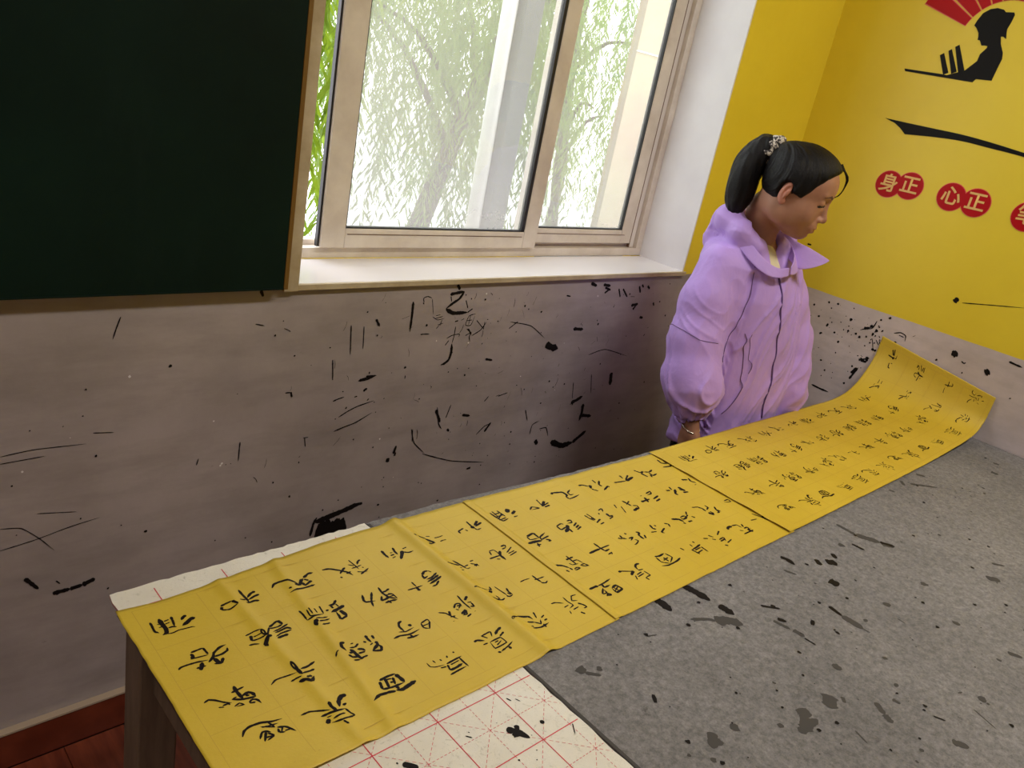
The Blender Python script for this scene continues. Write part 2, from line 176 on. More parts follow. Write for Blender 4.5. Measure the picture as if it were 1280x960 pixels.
# ------------------------------------------------------------------ ink data (strokes: width in 0.1 mm, points in 0.5 mm)
def dec(s):
    out = []
    for q in s.split('|'):
        p = q.split(' ')
        out.append((int(p[0]) / 10000., [tuple(int(v) / 2000. for v in a.split(',')) for a in p[1:]]))
    return out
INK_AB = dec("32 -4682,-1080 -4682,-1094 -4684,-1120 -4676,-1130|51 -4658,-1076 -4658,-1098 -4656,-1122 -4660,-1138 -4672,-1142|19 -4662,-1142 -4648,-1146 -4630,-1142 -4616,-1144 -4596,-1146 -4590,-1150|16 -4670,-1096 -4654,-1100|16 -4670,-1110 -4660,-1110|21 -4650,-1092 -4636,-1090|19 -4652,-1104 -4638,-1102|31 -4628,-1082 -4630,-1100 -4634,-1124|26 -4650,-1122 -4638,-1122 -4630,-1128|48 -4592,-1094 -4602,-1098 -4610,-1108|55 -4576,-1114 -4588,-1114 -4602,-1124 -4616,-1130|44 -4640,-1242 -4638,-1254 -4646,-1258|29 -4638,-1238 -4606,-1236|31 -4606,-1236 -4604,-1264|20 -4648,-1260 -4604,-1266|28 -4686,-1282 -4678,-1276 -4658,-1276 -4636,-1278 -4612,-1284|36 -4614,-1292 -4598,-1280 -4590,-1266 -4570,-1254 -4552,-1252|32 -4596,-1280 -4574,-1280 -4558,-1274 -4554,-1264|51 -4598,-1284 -4594,-1304 -4584,-1310|42 -4578,-1294 -4588,-1308 -4606,-1304|47 -4628,-1284 -4638,-1304 -4644,-1306|30 -4648,-1298 -4624,-1300|26 -4678,-1414 -4666,-1410 -4654,-1418 -4638,-1436 -4624,-1446|18 -4656,-1444 -4644,-1450|26 -4646,-1444 -4632,-1444 -4630,-1450|43 -4598,-1398 -4600,-1414 -4598,-1436 -4596,-1446|29 -4612,-1416 -4596,-1414 -4578,-1412|44 -4594,-1438 -4578,-1434 -4570,-1442 -4568,-1456|25 -4588,-1442 -4578,-1444|29 -4620,-1436 -4600,-1448 -4578,-1454 -4568,-1456|24 -4618,-1436 -4606,-1434|20 -4624,-1460 -4610,-1456 -4602,-1466 -4620,-1462|27 -4590,-1466 -4580,-1460 -4570,-1466 -4566,-1482|24 -4590,-1468 -4576,-1472|31 -4648,-1554 -4638,-1540 -4622,-1534 -4596,-1536 -4572,-1546 -4548,-1550|21 -4600,-1550 -4586,-1554 -4562,-1558|21 -4582,-1542 -4574,-1564 -4602,-1546|27 -4570,-1572 -4572,-1584 -4560,-1590|29 -4570,-1568 -4552,-1576 -4538,-1600|19 -4558,-1572 -4568,-1586|20 -4560,-1586 -4544,-1588|27 -4618,-1580 -4606,-1564 -4596,-1566 -4588,-1574|29 -4598,-1568 -4612,-1592|23 -4608,-1582 -4586,-1586|25 -4596,-1572 -4586,-1586 -4606,-1592|33 -4500,-1102 -4484,-1098 -4466,-1098|38 -4466,-1098 -4456,-1118|45 -4498,-1106 -4504,-1118|28 -4504,-1118 -4484,-1126 -4456,-1118|34 -4428,-1058 -4428,-1080 -4426,-1104 -4426,-1124|40 -4390,-1084 -4406,-1088 -4422,-1102|37 -4386,-1102 -4402,-1104 -4424,-1112|36 -4398,-1128 -4410,-1122 -4426,-1124 -4434,-1120|29 -4444,-1102 -4430,-1108|24 -4496,-1246 -4470,-1242 -4452,-1246|55 -4452,-1246 -4452,-1266 -4448,-1276|38 -4484,-1252 -4490,-1272|21 -4480,-1260 -4456,-1260|24 -4490,-1272 -4468,-1274 -4450,-1274|26 -4504,-1284 -4490,-1286 -4478,-1292|50 -4438,-1282 -4450,-1282 -4466,-1302 -4462,-1312|27 -4448,-1276 -4428,-1246|35 -4428,-1246 -4396,-1230|42 -4396,-1230 -4390,-1250|27 -4432,-1252 -4406,-1254 -4390,-1250|27 -4378,-1256 -4406,-1264 -4428,-1268|32 -4378,-1278 -4388,-1268 -4410,-1272 -4426,-1274|27 -4380,-1282 -4412,-1282 -4430,-1290|41 -4396,-1294 -4416,-1294 -4430,-1298|22 -4520,-1440 -4504,-1430 -4488,-1430 -4468,-1432 -4448,-1436|49 -4444,-1394 -4444,-1418 -4442,-1438 -4440,-1450|32 -4388,-1420 -4414,-1428 -4436,-1432|29 -4402,-1444 -4420,-1446 -4440,-1448|24 -4474,-1454 -4458,-1452 -4444,-1454|46 -4458,-1466 -4440,-1470 -4430,-1482 -4416,-1466|38 -4436,-1464 -4420,-1464|25 -4506,-1564 -4484,-1564 -4462,-1574 -4440,-1588|40 -4432,-1564 -4434,-1582 -4428,-1600|31 -4468,-1592 -4448,-1594 -4428,-1600 -4406,-1600|55 -4380,-1562 -4394,-1560 -4408,-1572 -4416,-1590|36 -4394,-1586 -4406,-1588|27 -4406,-1600 -4402,-1618 -4396,-1630|25 -4414,-1614 -4432,-1614 -4448,-1614|18 -4458,-1602 -4446,-1604|25 -4396,-1630 -4416,-1630 -4432,-1630 -4456,-1622|51 -4456,-1608 -4466,-1620|28 -4432,-1634 -4426,-1650|36 -4342,-1094 -4330,-1080 -4314,-1078 -4288,-1086 -4274,-1104 -4268,-1116|48 -4280,-1112 -4266,-1118 -4252,-1100 -4242,-1094|40 -4240,-1092 -4218,-1080 -4202,-1082|42 -4256,-1108 -4252,-1126 -4230,-1116 -4224,-1118|37 -4242,-1098 -4232,-1110|33 -4304,-1122 -4294,-1122|33 -4226,-1136 -4242,-1136 -4258,-1136 -4286,-1138 -4310,-1140|26 -4326,-1222 -4324,-1242 -4326,-1270|21 -4308,-1232 -4312,-1262 -4294,-1266|21 -4300,-1228 -4302,-1258|21 -4286,-1236 -4288,-1258|24 -4266,-1230 -4272,-1266|26 -4326,-1270 -4302,-1268 -4272,-1266|26 -4304,-1278 -4286,-1282 -4268,-1282|28 -4302,-1294 -4284,-1294 -4268,-1292|28 -4302,-1310 -4286,-1310 -4276,-1308|58 -4304,-1282 -4314,-1294 -4314,-1306|40 -4210,-1228 -4226,-1242 -4242,-1240|32 -4236,-1242 -4236,-1258|34 -4260,-1258 -4250,-1256|56 -4202,-1260 -4224,-1266 -4250,-1270|22 -4220,-1242 -4218,-1258|55 -4224,-1274 -4218,-1304|39 -4218,-1304 -4242,-1310|31 -4236,-1286 -4242,-1310 -4236,-1272|35 -4172,-1084 -4150,-1088 -4126,-1110 -4108,-1130 -4102,-1150|33 -4104,-1104 -4122,-1116 -4134,-1126|30 -4116,-1134 -4098,-1130|29 -4142,-1140 -4136,-1146|21 -4074,-1076 -4072,-1098 -4070,-1114 -4070,-1132|21 -4088,-1096 -4074,-1110|21 -4088,-1118 -4068,-1118 -4050,-1116|34 -4040,-1090 -4052,-1096 -4062,-1108|33 -4052,-1128 -4056,-1130|30 -4078,-1156 -4058,-1148 -4040,-1140|21 -4082,-1140 -4068,-1148 -4050,-1152|36 -4130,-1244 -4140,-1268 -4138,-1278 -4110,-1286|33 -4098,-1246 -4122,-1282 -4130,-1306|34 -4068,-1236 -4072,-1264 -4066,-1292 -4046,-1308|34 -4042,-1256 -4058,-1262 -4072,-1262|26 -4060,-1276 -4048,-1282 -4046,-1306|23 -4068,-1278 -4048,-1282|23 -4078,-1290 -4046,-1290|37 -4082,-1276 -4094,-1294 -4084,-1294 -4064,-1294|36 -4090,-1308 -4068,-1308 -4050,-1312|28 -4078,-1302 -4074,-1318|41 -3952,-1080 -3954,-1102 -3952,-1124|39 -3908,-1080 -3914,-1102 -3914,-1120|22 -3934,-1102 -3924,-1104|29 -3940,-1116 -3924,-1114|22 -3942,-1130 -3926,-1126|55 -3888,-1108 -3902,-1126 -3920,-1146|23 -3882,-1100 -3864,-1098|29 -3888,-1116 -3874,-1126 -3856,-1126|40 -3908,-1246 -3892,-1234 -3878,-1236|19 -3878,-1236 -3872,-1248|34 -3908,-1246 -3914,-1264 -3894,-1258|31 -3860,-1258 -3888,-1270 -3910,-1272|37 -3862,-1270 -3888,-1278 -3916,-1284|43 -3858,-1280 -3886,-1288 -3916,-1296|33 -3878,-1294 -3898,-1308 -3916,-1310|24 -3962,-1262 -3962,-1276 -3962,-1290|26 -3996,-1290 -3968,-1292 -3940,-1292|47 -3964,-1292 -3964,-1310|41 -3810,-1062 -3792,-1076 -3776,-1088|48 -3780,-1090 -3768,-1108 -3760,-1122|21 -3768,-1076 -3754,-1082|27 -3788,-1122 -3764,-1120|20 -3780,-1110 -3778,-1126|21 -3746,-1096 -3726,-1098 -3708,-1096|24 -3740,-1122 -3726,-1120 -3712,-1122|37 -4096,-1398 -4108,-1402 -4116,-1416 -4114,-1440|21 -4130,-1434 -4110,-1442 -4080,-1438|48 -4090,-1422 -4080,-1428|31 -4158,-1450 -4138,-1448 -4110,-1456 -4098,-1456 -4070,-1452|28 -4124,-1466 -4108,-1470 -4084,-1470|39 -4108,-1460 -4106,-1474|24 -4052,-1434 -4026,-1428 -4024,-1438|24 -4052,-1434 -4056,-1450 -4054,-1456 -4042,-1464|24 -4024,-1438 -4044,-1466|21 -4058,-1446 -4028,-1446|25 -3978,-1420 -3960,-1432 -3954,-1448 -3942,-1472|39 -3944,-1430 -3954,-1448|25 -3958,-1454 -3940,-1456|27 -3960,-1472 -3960,-1474|32 -3922,-1426 -3906,-1412 -3892,-1414 -3894,-1430|23 -3920,-1432 -3912,-1440|26 -3908,-1422 -3894,-1422 -3910,-1434|40 -3918,-1458 -3892,-1448 -3916,-1466|25 -3894,-1450 -3902,-1466 -3918,-1464|28 -3890,-1470 -3910,-1476|26 -3874,-1382 -3878,-1418 -3876,-1454|44 -3850,-1400 -3868,-1412|20 -3868,-1424 -3854,-1428|29 -3858,-1430 -3860,-1448 -3872,-1442|26 -3872,-1466 -3872,-1468|44 -4284,-1396 -4296,-1398 -4302,-1412 -4298,-1430|19 -4334,-1436 -4324,-1422 -4316,-1420|22 -4274,-1410 -4264,-1410|29 -4254,-1418 -4268,-1426 -4284,-1422|50 -4286,-1428 -4282,-1440 -4280,-1462 -4276,-1476|40 -4302,-1446 -4296,-1458 -4280,-1462|36 -4296,-1440 -4280,-1442|39 -4268,-1436 -4256,-1442 -4252,-1452|31 -4274,-1452 -4254,-1454|29 -4256,-1470 -4270,-1470 -4282,-1474|28 -4300,-1470 -4282,-1474|38 -4220,-1400 -4222,-1416 -4220,-1432|27 -4238,-1418 -4232,-1426|33 -4204,-1408 -4206,-1424|44 -4208,-1434 -4210,-1448 -4236,-1462|37 -4236,-1462 -4214,-1472 -4206,-1460 -4210,-1448|22 -4218,-1436 -4230,-1440|37 -4282,-1564 -4256,-1562 -4232,-1564|53 -4234,-1566 -4230,-1582 -4228,-1602|38 -4284,-1568 -4292,-1594|32 -4292,-1594 -4268,-1600 -4230,-1602|41 -4266,-1566 -4274,-1598|25 -4266,-1570 -4250,-1574|30 -4262,-1584 -4252,-1586|34 -4246,-1572 -4254,-1596|52 -4200,-1612 -4224,-1616 -4248,-1620 -4264,-1614|40 -4266,-1616 -4284,-1610 -4310,-1608 -4336,-1620|47 -4256,-1600 -4254,-1614|17 -4136,-1574 -4136,-1590 -4124,-1598 -4096,-1604|22 -4114,-1608 -4096,-1612|30 -4090,-1604 -4064,-1602 -4034,-1600|27 -4044,-1602 -4044,-1622 -4042,-1642|20 -4082,-1612 -4050,-1610|42 -4096,-1628 -4074,-1628 -4050,-1624|27 -4106,-1642 -4084,-1640 -4048,-1638|29 -4090,-1608 -4096,-1628|28 -4044,-1574 -4046,-1580|25 -4070,-1578 -4074,-1586|25 -4096,-1580 -4094,-1588|20 -4116,-1574 -4114,-1586|34 -3966,-1574 -3954,-1572 -3934,-1584|24 -3950,-1596 -3932,-1596|24 -3930,-1562 -3918,-1580|24 -3930,-1564 -3892,-1560 -3902,-1580|38 -3852,-1562 -3872,-1568 -3888,-1578|30 -3858,-1582 -3880,-1590|24 -3924,-1596 -3882,-1594 -3880,-1620 -3928,-1624 -3924,-1596|21 -3912,-1604 -3896,-1602|19 -3914,-1616 -3888,-1606|34 -3932,-1640 -3922,-1644|24 -3920,-1642 -3886,-1634 -3862,-1626|40 -3886,-1636 -3886,-1648|39 -3806,-1244 -3786,-1250 -3766,-1262|32 -3772,-1230 -3762,-1262 -3756,-1288|23 -3770,-1240 -3762,-1248|19 -3774,-1272 -3768,-1278|19 -3780,-1288 -3768,-1288|23 -3756,-1274 -3738,-1272|19 -3756,-1288 -3742,-1288|23 -3722,-1260 -3706,-1260|23 -3728,-1270 -3716,-1280 -3708,-1294|23 -3724,-1286 -3706,-1282 -3722,-1292|27 -3812,-1388 -3802,-1388 -3788,-1396|15 -3788,-1396 -3770,-1408|64 -3772,-1414 -3764,-1424|28 -3754,-1396 -3758,-1412 -3766,-1404|21 -3738,-1404 -3734,-1432 -3730,-1460|30 -3782,-1446 -3776,-1462 -3760,-1468 -3746,-1464|21 -3766,-1442 -3764,-1460 -3774,-1458|31 -3708,-1428 -3714,-1444 -3712,-1464|27 -3734,-1458 -3728,-1466 -3712,-1464|25 -3722,-1448 -3716,-1460|40 -3808,-1564 -3794,-1554 -3776,-1554|38 -3776,-1552 -3756,-1562 -3742,-1568 -3738,-1584|26 -3714,-1560 -3724,-1586|31 -3764,-1586 -3744,-1596|23 -3744,-1596 -3730,-1612 -3718,-1596|26 -3692,-1586 -3710,-1592|26 -3696,-1604 -3710,-1606|28 -3766,-1606 -3760,-1612|28 -3768,-1616 -3740,-1624 -3704,-1620|29 -3724,-1616 -3726,-1632|25 -3632,-1558 -3614,-1560 -3592,-1576|22 -3572,-1552 -3574,-1576 -3570,-1598 -3594,-1604|18 -3606,-1592 -3584,-1590|22 -3522,-1564 -3542,-1562 -3558,-1580 -3538,-1588|31 -3550,-1598 -3540,-1610 -3534,-1626|22 -3534,-1626 -3550,-1626|21 -3586,-1614 -3560,-1612|18 -3602,-1612 -3608,-1626|30 -3574,-1634 -3566,-1648|19 -3644,-1426 -3624,-1424 -3600,-1426|33 -3582,-1418 -3582,-1440 -3578,-1462|26 -3592,-1440 -3566,-1442 -3548,-1442|26 -3582,-1462 -3568,-1470 -3554,-1464|24 -3622,-1244 -3602,-1246 -3600,-1272 -3606,-1282|27 -3622,-1246 -3630,-1266|30 -3650,-1280 -3628,-1280 -3600,-1280|48 -3586,-1260 -3602,-1280 -3602,-1310|24 -3628,-1292 -3616,-1298|32 -3566,-1242 -3546,-1240 -3552,-1254|25 -3572,-1256 -3552,-1254|24 -3532,-1260 -3572,-1280|24 -3538,-1282 -3570,-1286|24 -3534,-1290 -3574,-1298|29 -3292,-1106 -3270,-1092 -3246,-1112 -3286,-1108|29 -3214,-1060 -3224,-1104|54 -3192,-1082 -3228,-1108|33 -3184,-1098 -3228,-1108|37 -3192,-1114 -3222,-1116|45 -3434,-1238 -3396,-1230|41 -3396,-1230 -3398,-1264|29 -3436,-1240 -3438,-1260 -3398,-1264|66 -3462,-1274 -3428,-1276 -3400,-1282|34 -3398,-1280 -3392,-1262 -3352,-1248|34 -3394,-1276 -3354,-1270|41 -3382,-1282 -3368,-1294 -3382,-1298|33 -3428,-1286 -3438,-1308|33 -3440,-1296 -3420,-1298|33 -3642,-1100 -3612,-1092|32 -3642,-1100 -3642,-1114|25 -3612,-1102 -3608,-1114|37 -3574,-1062 -3576,-1088 -3574,-1108|70 -3584,-1098 -3570,-1106|45 -3534,-1076 -3564,-1096|41 -3526,-1090 -3564,-1102|26 -3574,-1110 -3572,-1122 -3550,-1120|35 -3454,-1054 -3452,-1088 -3444,-1120 -3412,-1114|27 -3440,-1050 -3442,-1088|31 -3418,-1054 -3414,-1100|31 -3446,-1070 -3418,-1070|27 -3452,-1088 -3412,-1086|27 -3454,-1110 -3416,-1106|27 -3414,-1078 -3456,-1104|79 -3370,-1062 -3390,-1082|56 -3352,-1084 -3380,-1098|27 -3386,-1116 -3366,-1116|41 -3470,-1414 -3446,-1428 -3432,-1450|34 -3454,-1454 -3448,-1466|34 -3432,-1450 -3430,-1464|32 -3390,-1392 -3392,-1426 -3392,-1446|35 -3408,-1410 -3370,-1408|25 -3392,-1426 -3370,-1428 -3364,-1452|24 -3414,-1430 -3408,-1442 -3382,-1446|28 -3384,-1456 -3374,-1466 -3358,-1472 -3364,-1456 -3384,-1456|28 -3420,-1462 -3404,-1460 -3396,-1468 -3420,-1470 -3420,-1462|48 -3298,-1422 -3264,-1420 -3234,-1420|30 -3234,-1420 -3186,-1420|37 -3234,-1384 -3234,-1420 -3230,-1444|34 -3232,-1440 -3206,-1438|26 -3238,-1460 -3214,-1456 -3224,-1466|46 -3460,-1568 -3430,-1568 -3418,-1570|30 -3418,-1570 -3384,-1568 -3346,-1562|37 -3398,-1566 -3404,-1586 -3374,-1586|29 -3412,-1586 -3438,-1608 -3418,-1610 -3416,-1588|32 -3432,-1620 -3412,-1626 -3418,-1614 -3434,-1624|40 -3384,-1602 -3358,-1596 -3352,-1622 -3386,-1626 -3384,-1602|23 -3376,-1602 -3370,-1622|23 -3358,-1606 -3386,-1618|52 -3124,-1056 -3108,-1046|48 -3116,-1048 -3068,-1062 -3066,-1088 -3082,-1098|31 -3024,-1064 -3050,-1076 -3052,-1094 -3034,-1096|35 -3080,-1094 -3078,-1114 -3050,-1114 -3016,-1110|46 -2962,-1056 -2942,-1056 -2920,-1078|60 -2908,-1072 -2926,-1094|37 -2926,-1098 -2910,-1122|33 -2864,-1044 -2868,-1070|47 -2838,-1062 -2864,-1084 -2864,-1102|37 -2880,-1128 -2836,-1110 -2838,-1120|38 -2786,-1102 -2754,-1108 -2718,-1114|68 -2718,-1114 -2662,-1106|39 -2710,-1068 -2716,-1094|39 -2672,-1084 -2714,-1108|31 -3280,-1238 -3252,-1232 -3244,-1240|35 -3280,-1238 -3280,-1264 -3244,-1256|66 -3234,-1250 -3252,-1270 -3278,-1284|43 -3248,-1272 -3252,-1296|36 -3216,-1230 -3196,-1230 -3204,-1246 -3226,-1242|36 -3188,-1254 -3218,-1268|36 -3192,-1270 -3218,-1280|35 -3192,-1282 -3222,-1292|29 -3116,-1230 -3114,-1254 -3108,-1280|53 -3102,-1254 -3100,-1274|25 -3100,-1226 -3098,-1256|33 -3076,-1278 -3112,-1292|28 -3080,-1302 -3106,-1306|30 -3036,-1232 -3012,-1228 -3026,-1248|29 -3048,-1244 -3054,-1254|46 -3024,-1262 -3026,-1284 -3008,-1286|29 -3040,-1296 -3014,-1292|40 -2876,-1222 -2870,-1252 -2870,-1268|31 -2848,-1236 -2882,-1252|26 -2934,-1228 -2946,-1254|26 -2916,-1250 -2928,-1276 -2938,-1296|57 -2854,-1290 -2892,-1298|31 -2862,-1268 -2844,-1276 -2854,-1298|39 -3096,-1394 -3102,-1412 -3088,-1424|35 -3118,-1404 -3106,-1416|44 -3062,-1396 -3070,-1398|31 -3080,-1426 -3056,-1426 -3084,-1440|27 -3062,-1440 -3056,-1454 -3080,-1464 -3092,-1464|40 -3020,-1410 -3010,-1420 -3026,-1430 -3024,-1454|36 -3004,-1440 -3016,-1458|32 -3030,-1440 -3026,-1458|42 -2916,-1398 -2926,-1422 -2916,-1432|46 -2896,-1412 -2904,-1414|29 -2958,-1438 -2928,-1444|37 -2876,-1442 -2914,-1456 -2906,-1466|30 -2848,-1418 -2834,-1430 -2846,-1448|57 -2790,-1412 -2760,-1426 -2754,-1450|65 -2758,-1454 -2764,-1460|35 -2740,-1420 -2714,-1420 -2716,-1436 -2742,-1436 -2740,-1420|44 -2736,-1458 -2712,-1460|31 -2688,-1438 -2682,-1454|31 -2680,-1404 -2698,-1422|46 -3288,-1552 -3274,-1550|25 -3278,-1550 -3234,-1574|53 -3232,-1572 -3260,-1586|40 -3174,-1552 -3190,-1550 -3204,-1558 -3210,-1576|25 -3212,-1578 -3188,-1582|25 -3196,-1590 -3194,-1618 -3222,-1620|25 -3238,-1594 -3208,-1590|25 -3244,-1604 -3206,-1600|24 -3248,-1594 -3260,-1614|28 -3222,-1620 -3220,-1636|38 -3082,-1552 -3062,-1558 -3032,-1556|30 -3082,-1558 -3086,-1586 -3060,-1610|26 -3030,-1558 -3024,-1588 -3058,-1606|34 -3056,-1572 -3056,-1598|26 -3070,-1584 -3038,-1580|34 -2998,-1606 -3026,-1612 -3078,-1612 -3106,-1602|41 -2602,-1062 -2588,-1094|56 -2588,-1094 -2566,-1086|50 -2592,-1096 -2586,-1132|41 -2510,-1094 -2540,-1104 -2568,-1092|41 -2550,-1108 -2552,-1134 -2516,-1128|40 -2560,-1124 -2568,-1142|43 -2398,-1038 -2406,-1070 -2374,-1086|38 -2378,-1058 -2378,-1080 -2400,-1080|43 -2434,-1100 -2386,-1108 -2350,-1084|49 -2334,-1082 -2340,-1108 -2372,-1114 -2370,-1100|51 -2760,-1228 -2760,-1232|50 -2800,-1264 -2744,-1264|50 -2756,-1246 -2772,-1280|33 -2724,-1228 -2690,-1222 -2700,-1238 -2728,-1238|42 -2686,-1264 -2728,-1272|42 -2698,-1284 -2732,-1290|48 -2610,-1250 -2588,-1256|39 -2568,-1234 -2578,-1258|53 -2558,-1260 -2590,-1286 -2584,-1298|69 -2526,-1252 -2522,-1290|49 -2544,-1294 -2514,-1300|39 -2540,-1268 -2530,-1280|51 -2448,-1216 -2418,-1228|41 -2402,-1220 -2416,-1244 -2400,-1264|56 -2422,-1272 -2422,-1276|36 -2364,-1244 -2332,-1242|46 -2592,-1404 -2582,-1420 -2586,-1442|32 -2622,-1394 -2586,-1404|37 -2548,-1408 -2548,-1426 -2572,-1436|69 -2588,-1454 -2572,-1476|37 -2570,-1450 -2566,-1470|42 -2512,-1434 -2526,-1450 -2532,-1472 -2548,-1472|33 -2524,-1456 -2520,-1472|57 -2626,-1574 -2604,-1562|57 -2610,-1564 -2584,-1566|31 -2582,-1564 -2552,-1570 -2550,-1594|40 -2526,-1576 -2538,-1594|36 -2546,-1602 -2522,-1602 -2532,-1622|58 -2538,-1612 -2530,-1636|35 -2518,-1628 -2588,-1628|45 -2518,-1614 -2518,-1616|26 -2580,-1602 -2566,-1612|35 -2368,-1394 -2366,-1416 -2360,-1438|50 -2308,-1420 -2364,-1430|39 -2328,-1446 -2370,-1448|29 -2422,-1424 -2392,-1424 -2396,-1442 -2434,-1432|33 -2398,-1548 -2380,-1588 -2376,-1616|52 -2344,-1582 -2380,-1588|28 -2454,-1578 -2416,-1584|29 -2786,-1564 -2766,-1574|34 -2746,-1560 -2736,-1580|30 -2676,-1564 -2708,-1578|29 -2754,-1584 -2742,-1596|29 -2730,-1602 -2698,-1600 -2712,-1622|33 -2734,-1612 -2702,-1610|29 -2716,-1632 -2680,-1626|37 -2742,-1636 -2732,-1646|31 -2742,-1438 -2692,-1424|32 -2938,-1562 -2934,-1580|28 -2878,-1564 -2880,-1580|37 -2848,-1556 -2850,-1568|36 -2836,-1584 -2870,-1590 -2898,-1592|39 -2902,-1590 -2896,-1626|32 -2848,-1596 -2848,-1612 -2850,-1632|28 -2892,-1600 -2852,-1598|28 -2894,-1616 -2858,-1612")
MARK_A = dec("72 -3122,1868 -3118,1808 -3116,1718|37 -3058,1860 -3064,1882 -3042,1890 -3014,1880|45 -3064,1860 -3056,1852|21 -3012,1876 -2992,1798|25 -2994,1786 -2960,1768 -2918,1774|30 -2974,1776 -2930,1784|25 -2974,1790 -2946,1794|46 -3050,1700 -3024,1700 -2996,1698|85 -2870,1942 -2850,1916|89 -2906,1894 -2866,1900 -2820,1906|73 -2820,1906 -2844,1870 -2882,1848 -2920,1822|42 -2900,1884 -2890,1856|99 -2918,1820 -2872,1798 -2834,1796 -2776,1796|53 -2776,1796 -2746,1814|44 -2800,1860 -2778,1816|44 -2768,1870 -2764,1862|52 -2848,1752 -2828,1756|35 -2838,1726 -2838,1678 -2844,1634|76 -2844,1634 -2838,1590 -2846,1550 -2870,1532 -2894,1526|35 -2884,1666 -2852,1680 -2806,1684 -2806,1668|39 -2886,1630 -2866,1656|31 -2720,1786 -2762,1776 -2776,1730 -2740,1726 -2722,1778|27 -2772,1752 -2736,1754|27 -2752,1780 -2756,1728|45 -2762,1708 -2732,1686 -2736,1662 -2726,1636|59 -2752,1708 -2724,1674|36 -2764,1672 -2722,1690|41 -2722,1668 -2668,1694 -2636,1736|32 -2706,1750 -2648,1700|28 -2648,1696 -2648,1740|38 -2590,1672 -2588,1670|33 -2608,1646 -2606,1644|37 -2642,1614 -2636,1622|100 -1880,1920 -1826,1902|216 -2150,1574 -2112,1554 -2042,1536|58 -2068,1854 -2032,1848|92 -1768,1908 -1702,1898|72 -1748,1890 -1692,1872|72 -1742,1856 -1700,1880|64 -1618,1878 -1586,1824|77 -1424,1888 -1398,1844|66 -1400,1896 -1378,1878|78 -1340,1886 -1312,1866|100 -1458,1766 -1392,1772|78 -1432,1738 -1410,1764|69 -1238,1774 -1222,1752|92 -1342,1684 -1306,1676|45 -2466,1688 -2406,1726|102 -1946,1650 -1858,1640|162 -1488,1324 -1468,1236|132 -1814,1162 -1768,1174 -1716,1194|136 -1694,1138 -1686,1078 -1694,1022|115 -1680,1058 -1586,1038|203 -1918,918 -1810,870 -1710,874|139 -1710,874 -1600,936|128 -2064,954 -2038,922|52 -2124,1002 -2118,1064 -2066,1082|54 -2050,1026 -1990,1024 -1956,962|37 -2466,1726 -2302,1692 -2172,1610|44 -1754,1470 -1608,1492 -1366,1424|45 -1682,1336 -1642,1202|43 -1834,1300 -1810,1188|71 -2594,1528 -2542,1516|67 -2552,872 -2582,870|46 -2916,1030 -2706,946 -2454,886|58 -3330,1516 -3272,1514|65 -3366,1498 -3286,1516|42 -3014,1190 -2982,1106 -2908,1036|82 -3104,1068 -3094,1112|98 -3134,1026 -3130,1050|81 -3312,824 -3250,816|52 -2868,1290 -2840,1192 -2814,1156|85 -2874,1276 -2832,1198|43 -2798,1218 -2778,1292|72 -2686,1218 -2630,1204|71 -2776,1150 -2760,1134|76 -2500,1086 -2462,1138|47 -2558,1078 -2508,1120 -2470,1130|46 -2544,1276 -2518,1304|47 -2448,1294 -2378,1306|51 -2204,1174 -2168,1098|64 -1578,1876 -1518,1822|58 -3370,1498 -3326,1498 -3274,1514|48 -3314,1538 -3314,1526|52 -3492,1412 -3466,1420 -3434,1426|64 -3314,1452 -3328,1448 -3330,1438|48 -3452,1326 -3404,1350 -3352,1368 -3266,1384|42 -3364,1420 -3380,1418|68 -3420,1370 -3414,1366|70 -3304,1396 -3300,1392|54 -3468,1256 -3414,1270 -3352,1284 -3268,1322|43 -3706,1488 -3698,1462|35 -3508,1538 -3506,1518|39 -3104,1494 -3104,1476|66 -3096,1054 -3092,1074|77 -3138,1028 -3138,1050|42 -3006,1188 -2996,1114|61 -3634,1158 -3632,1156|62 -3636,1128 -3630,1128|36 -3616,1248 -3608,1202|30 -3624,1250 -3598,1250|37 -4404,1872 -4420,1824 -4430,1788|66 -3882,1950 -3870,1924|25 -4788,1388 -4682,1396 -4518,1388|24 -4790,1360 -4650,1364|26 -4494,1428 -4422,1418|27 -4802,1010 -4690,1024 -4574,1048 -4470,1062|26 -4798,1100 -4734,1086 -4678,1028 -4628,960|20 -4682,1134 -4550,1108|99 -4636,766 -4576,766|100 -4576,766 -4532,770|116 -4532,770 -4486,784|42 -4624,820 -4610,802|56 -4636,770 -4618,754|66 -4488,1332 -4480,1330|50 -4594,1472 -4592,1470|55 -4760,1268 -4754,1264|42 -4698,1474 -4696,1470|40 -3922,1286 -3924,1194|31 -4104,1212 -4096,1242|44 -3444,1774 -3430,1634|35 -3376,1764 -3366,1654|43 -3518,1618 -3506,1524|63 -3316,1794 -3292,1758|30 -3894,1810 -3854,1800|789 -3506,702 -3328,684|161 -3510,778 -3398,796 -3252,824|78 -3530,704 -3520,770 -3504,804|42 -3734,1486 -3708,1484 -3702,1458|81 -4728,866 -4684,804")
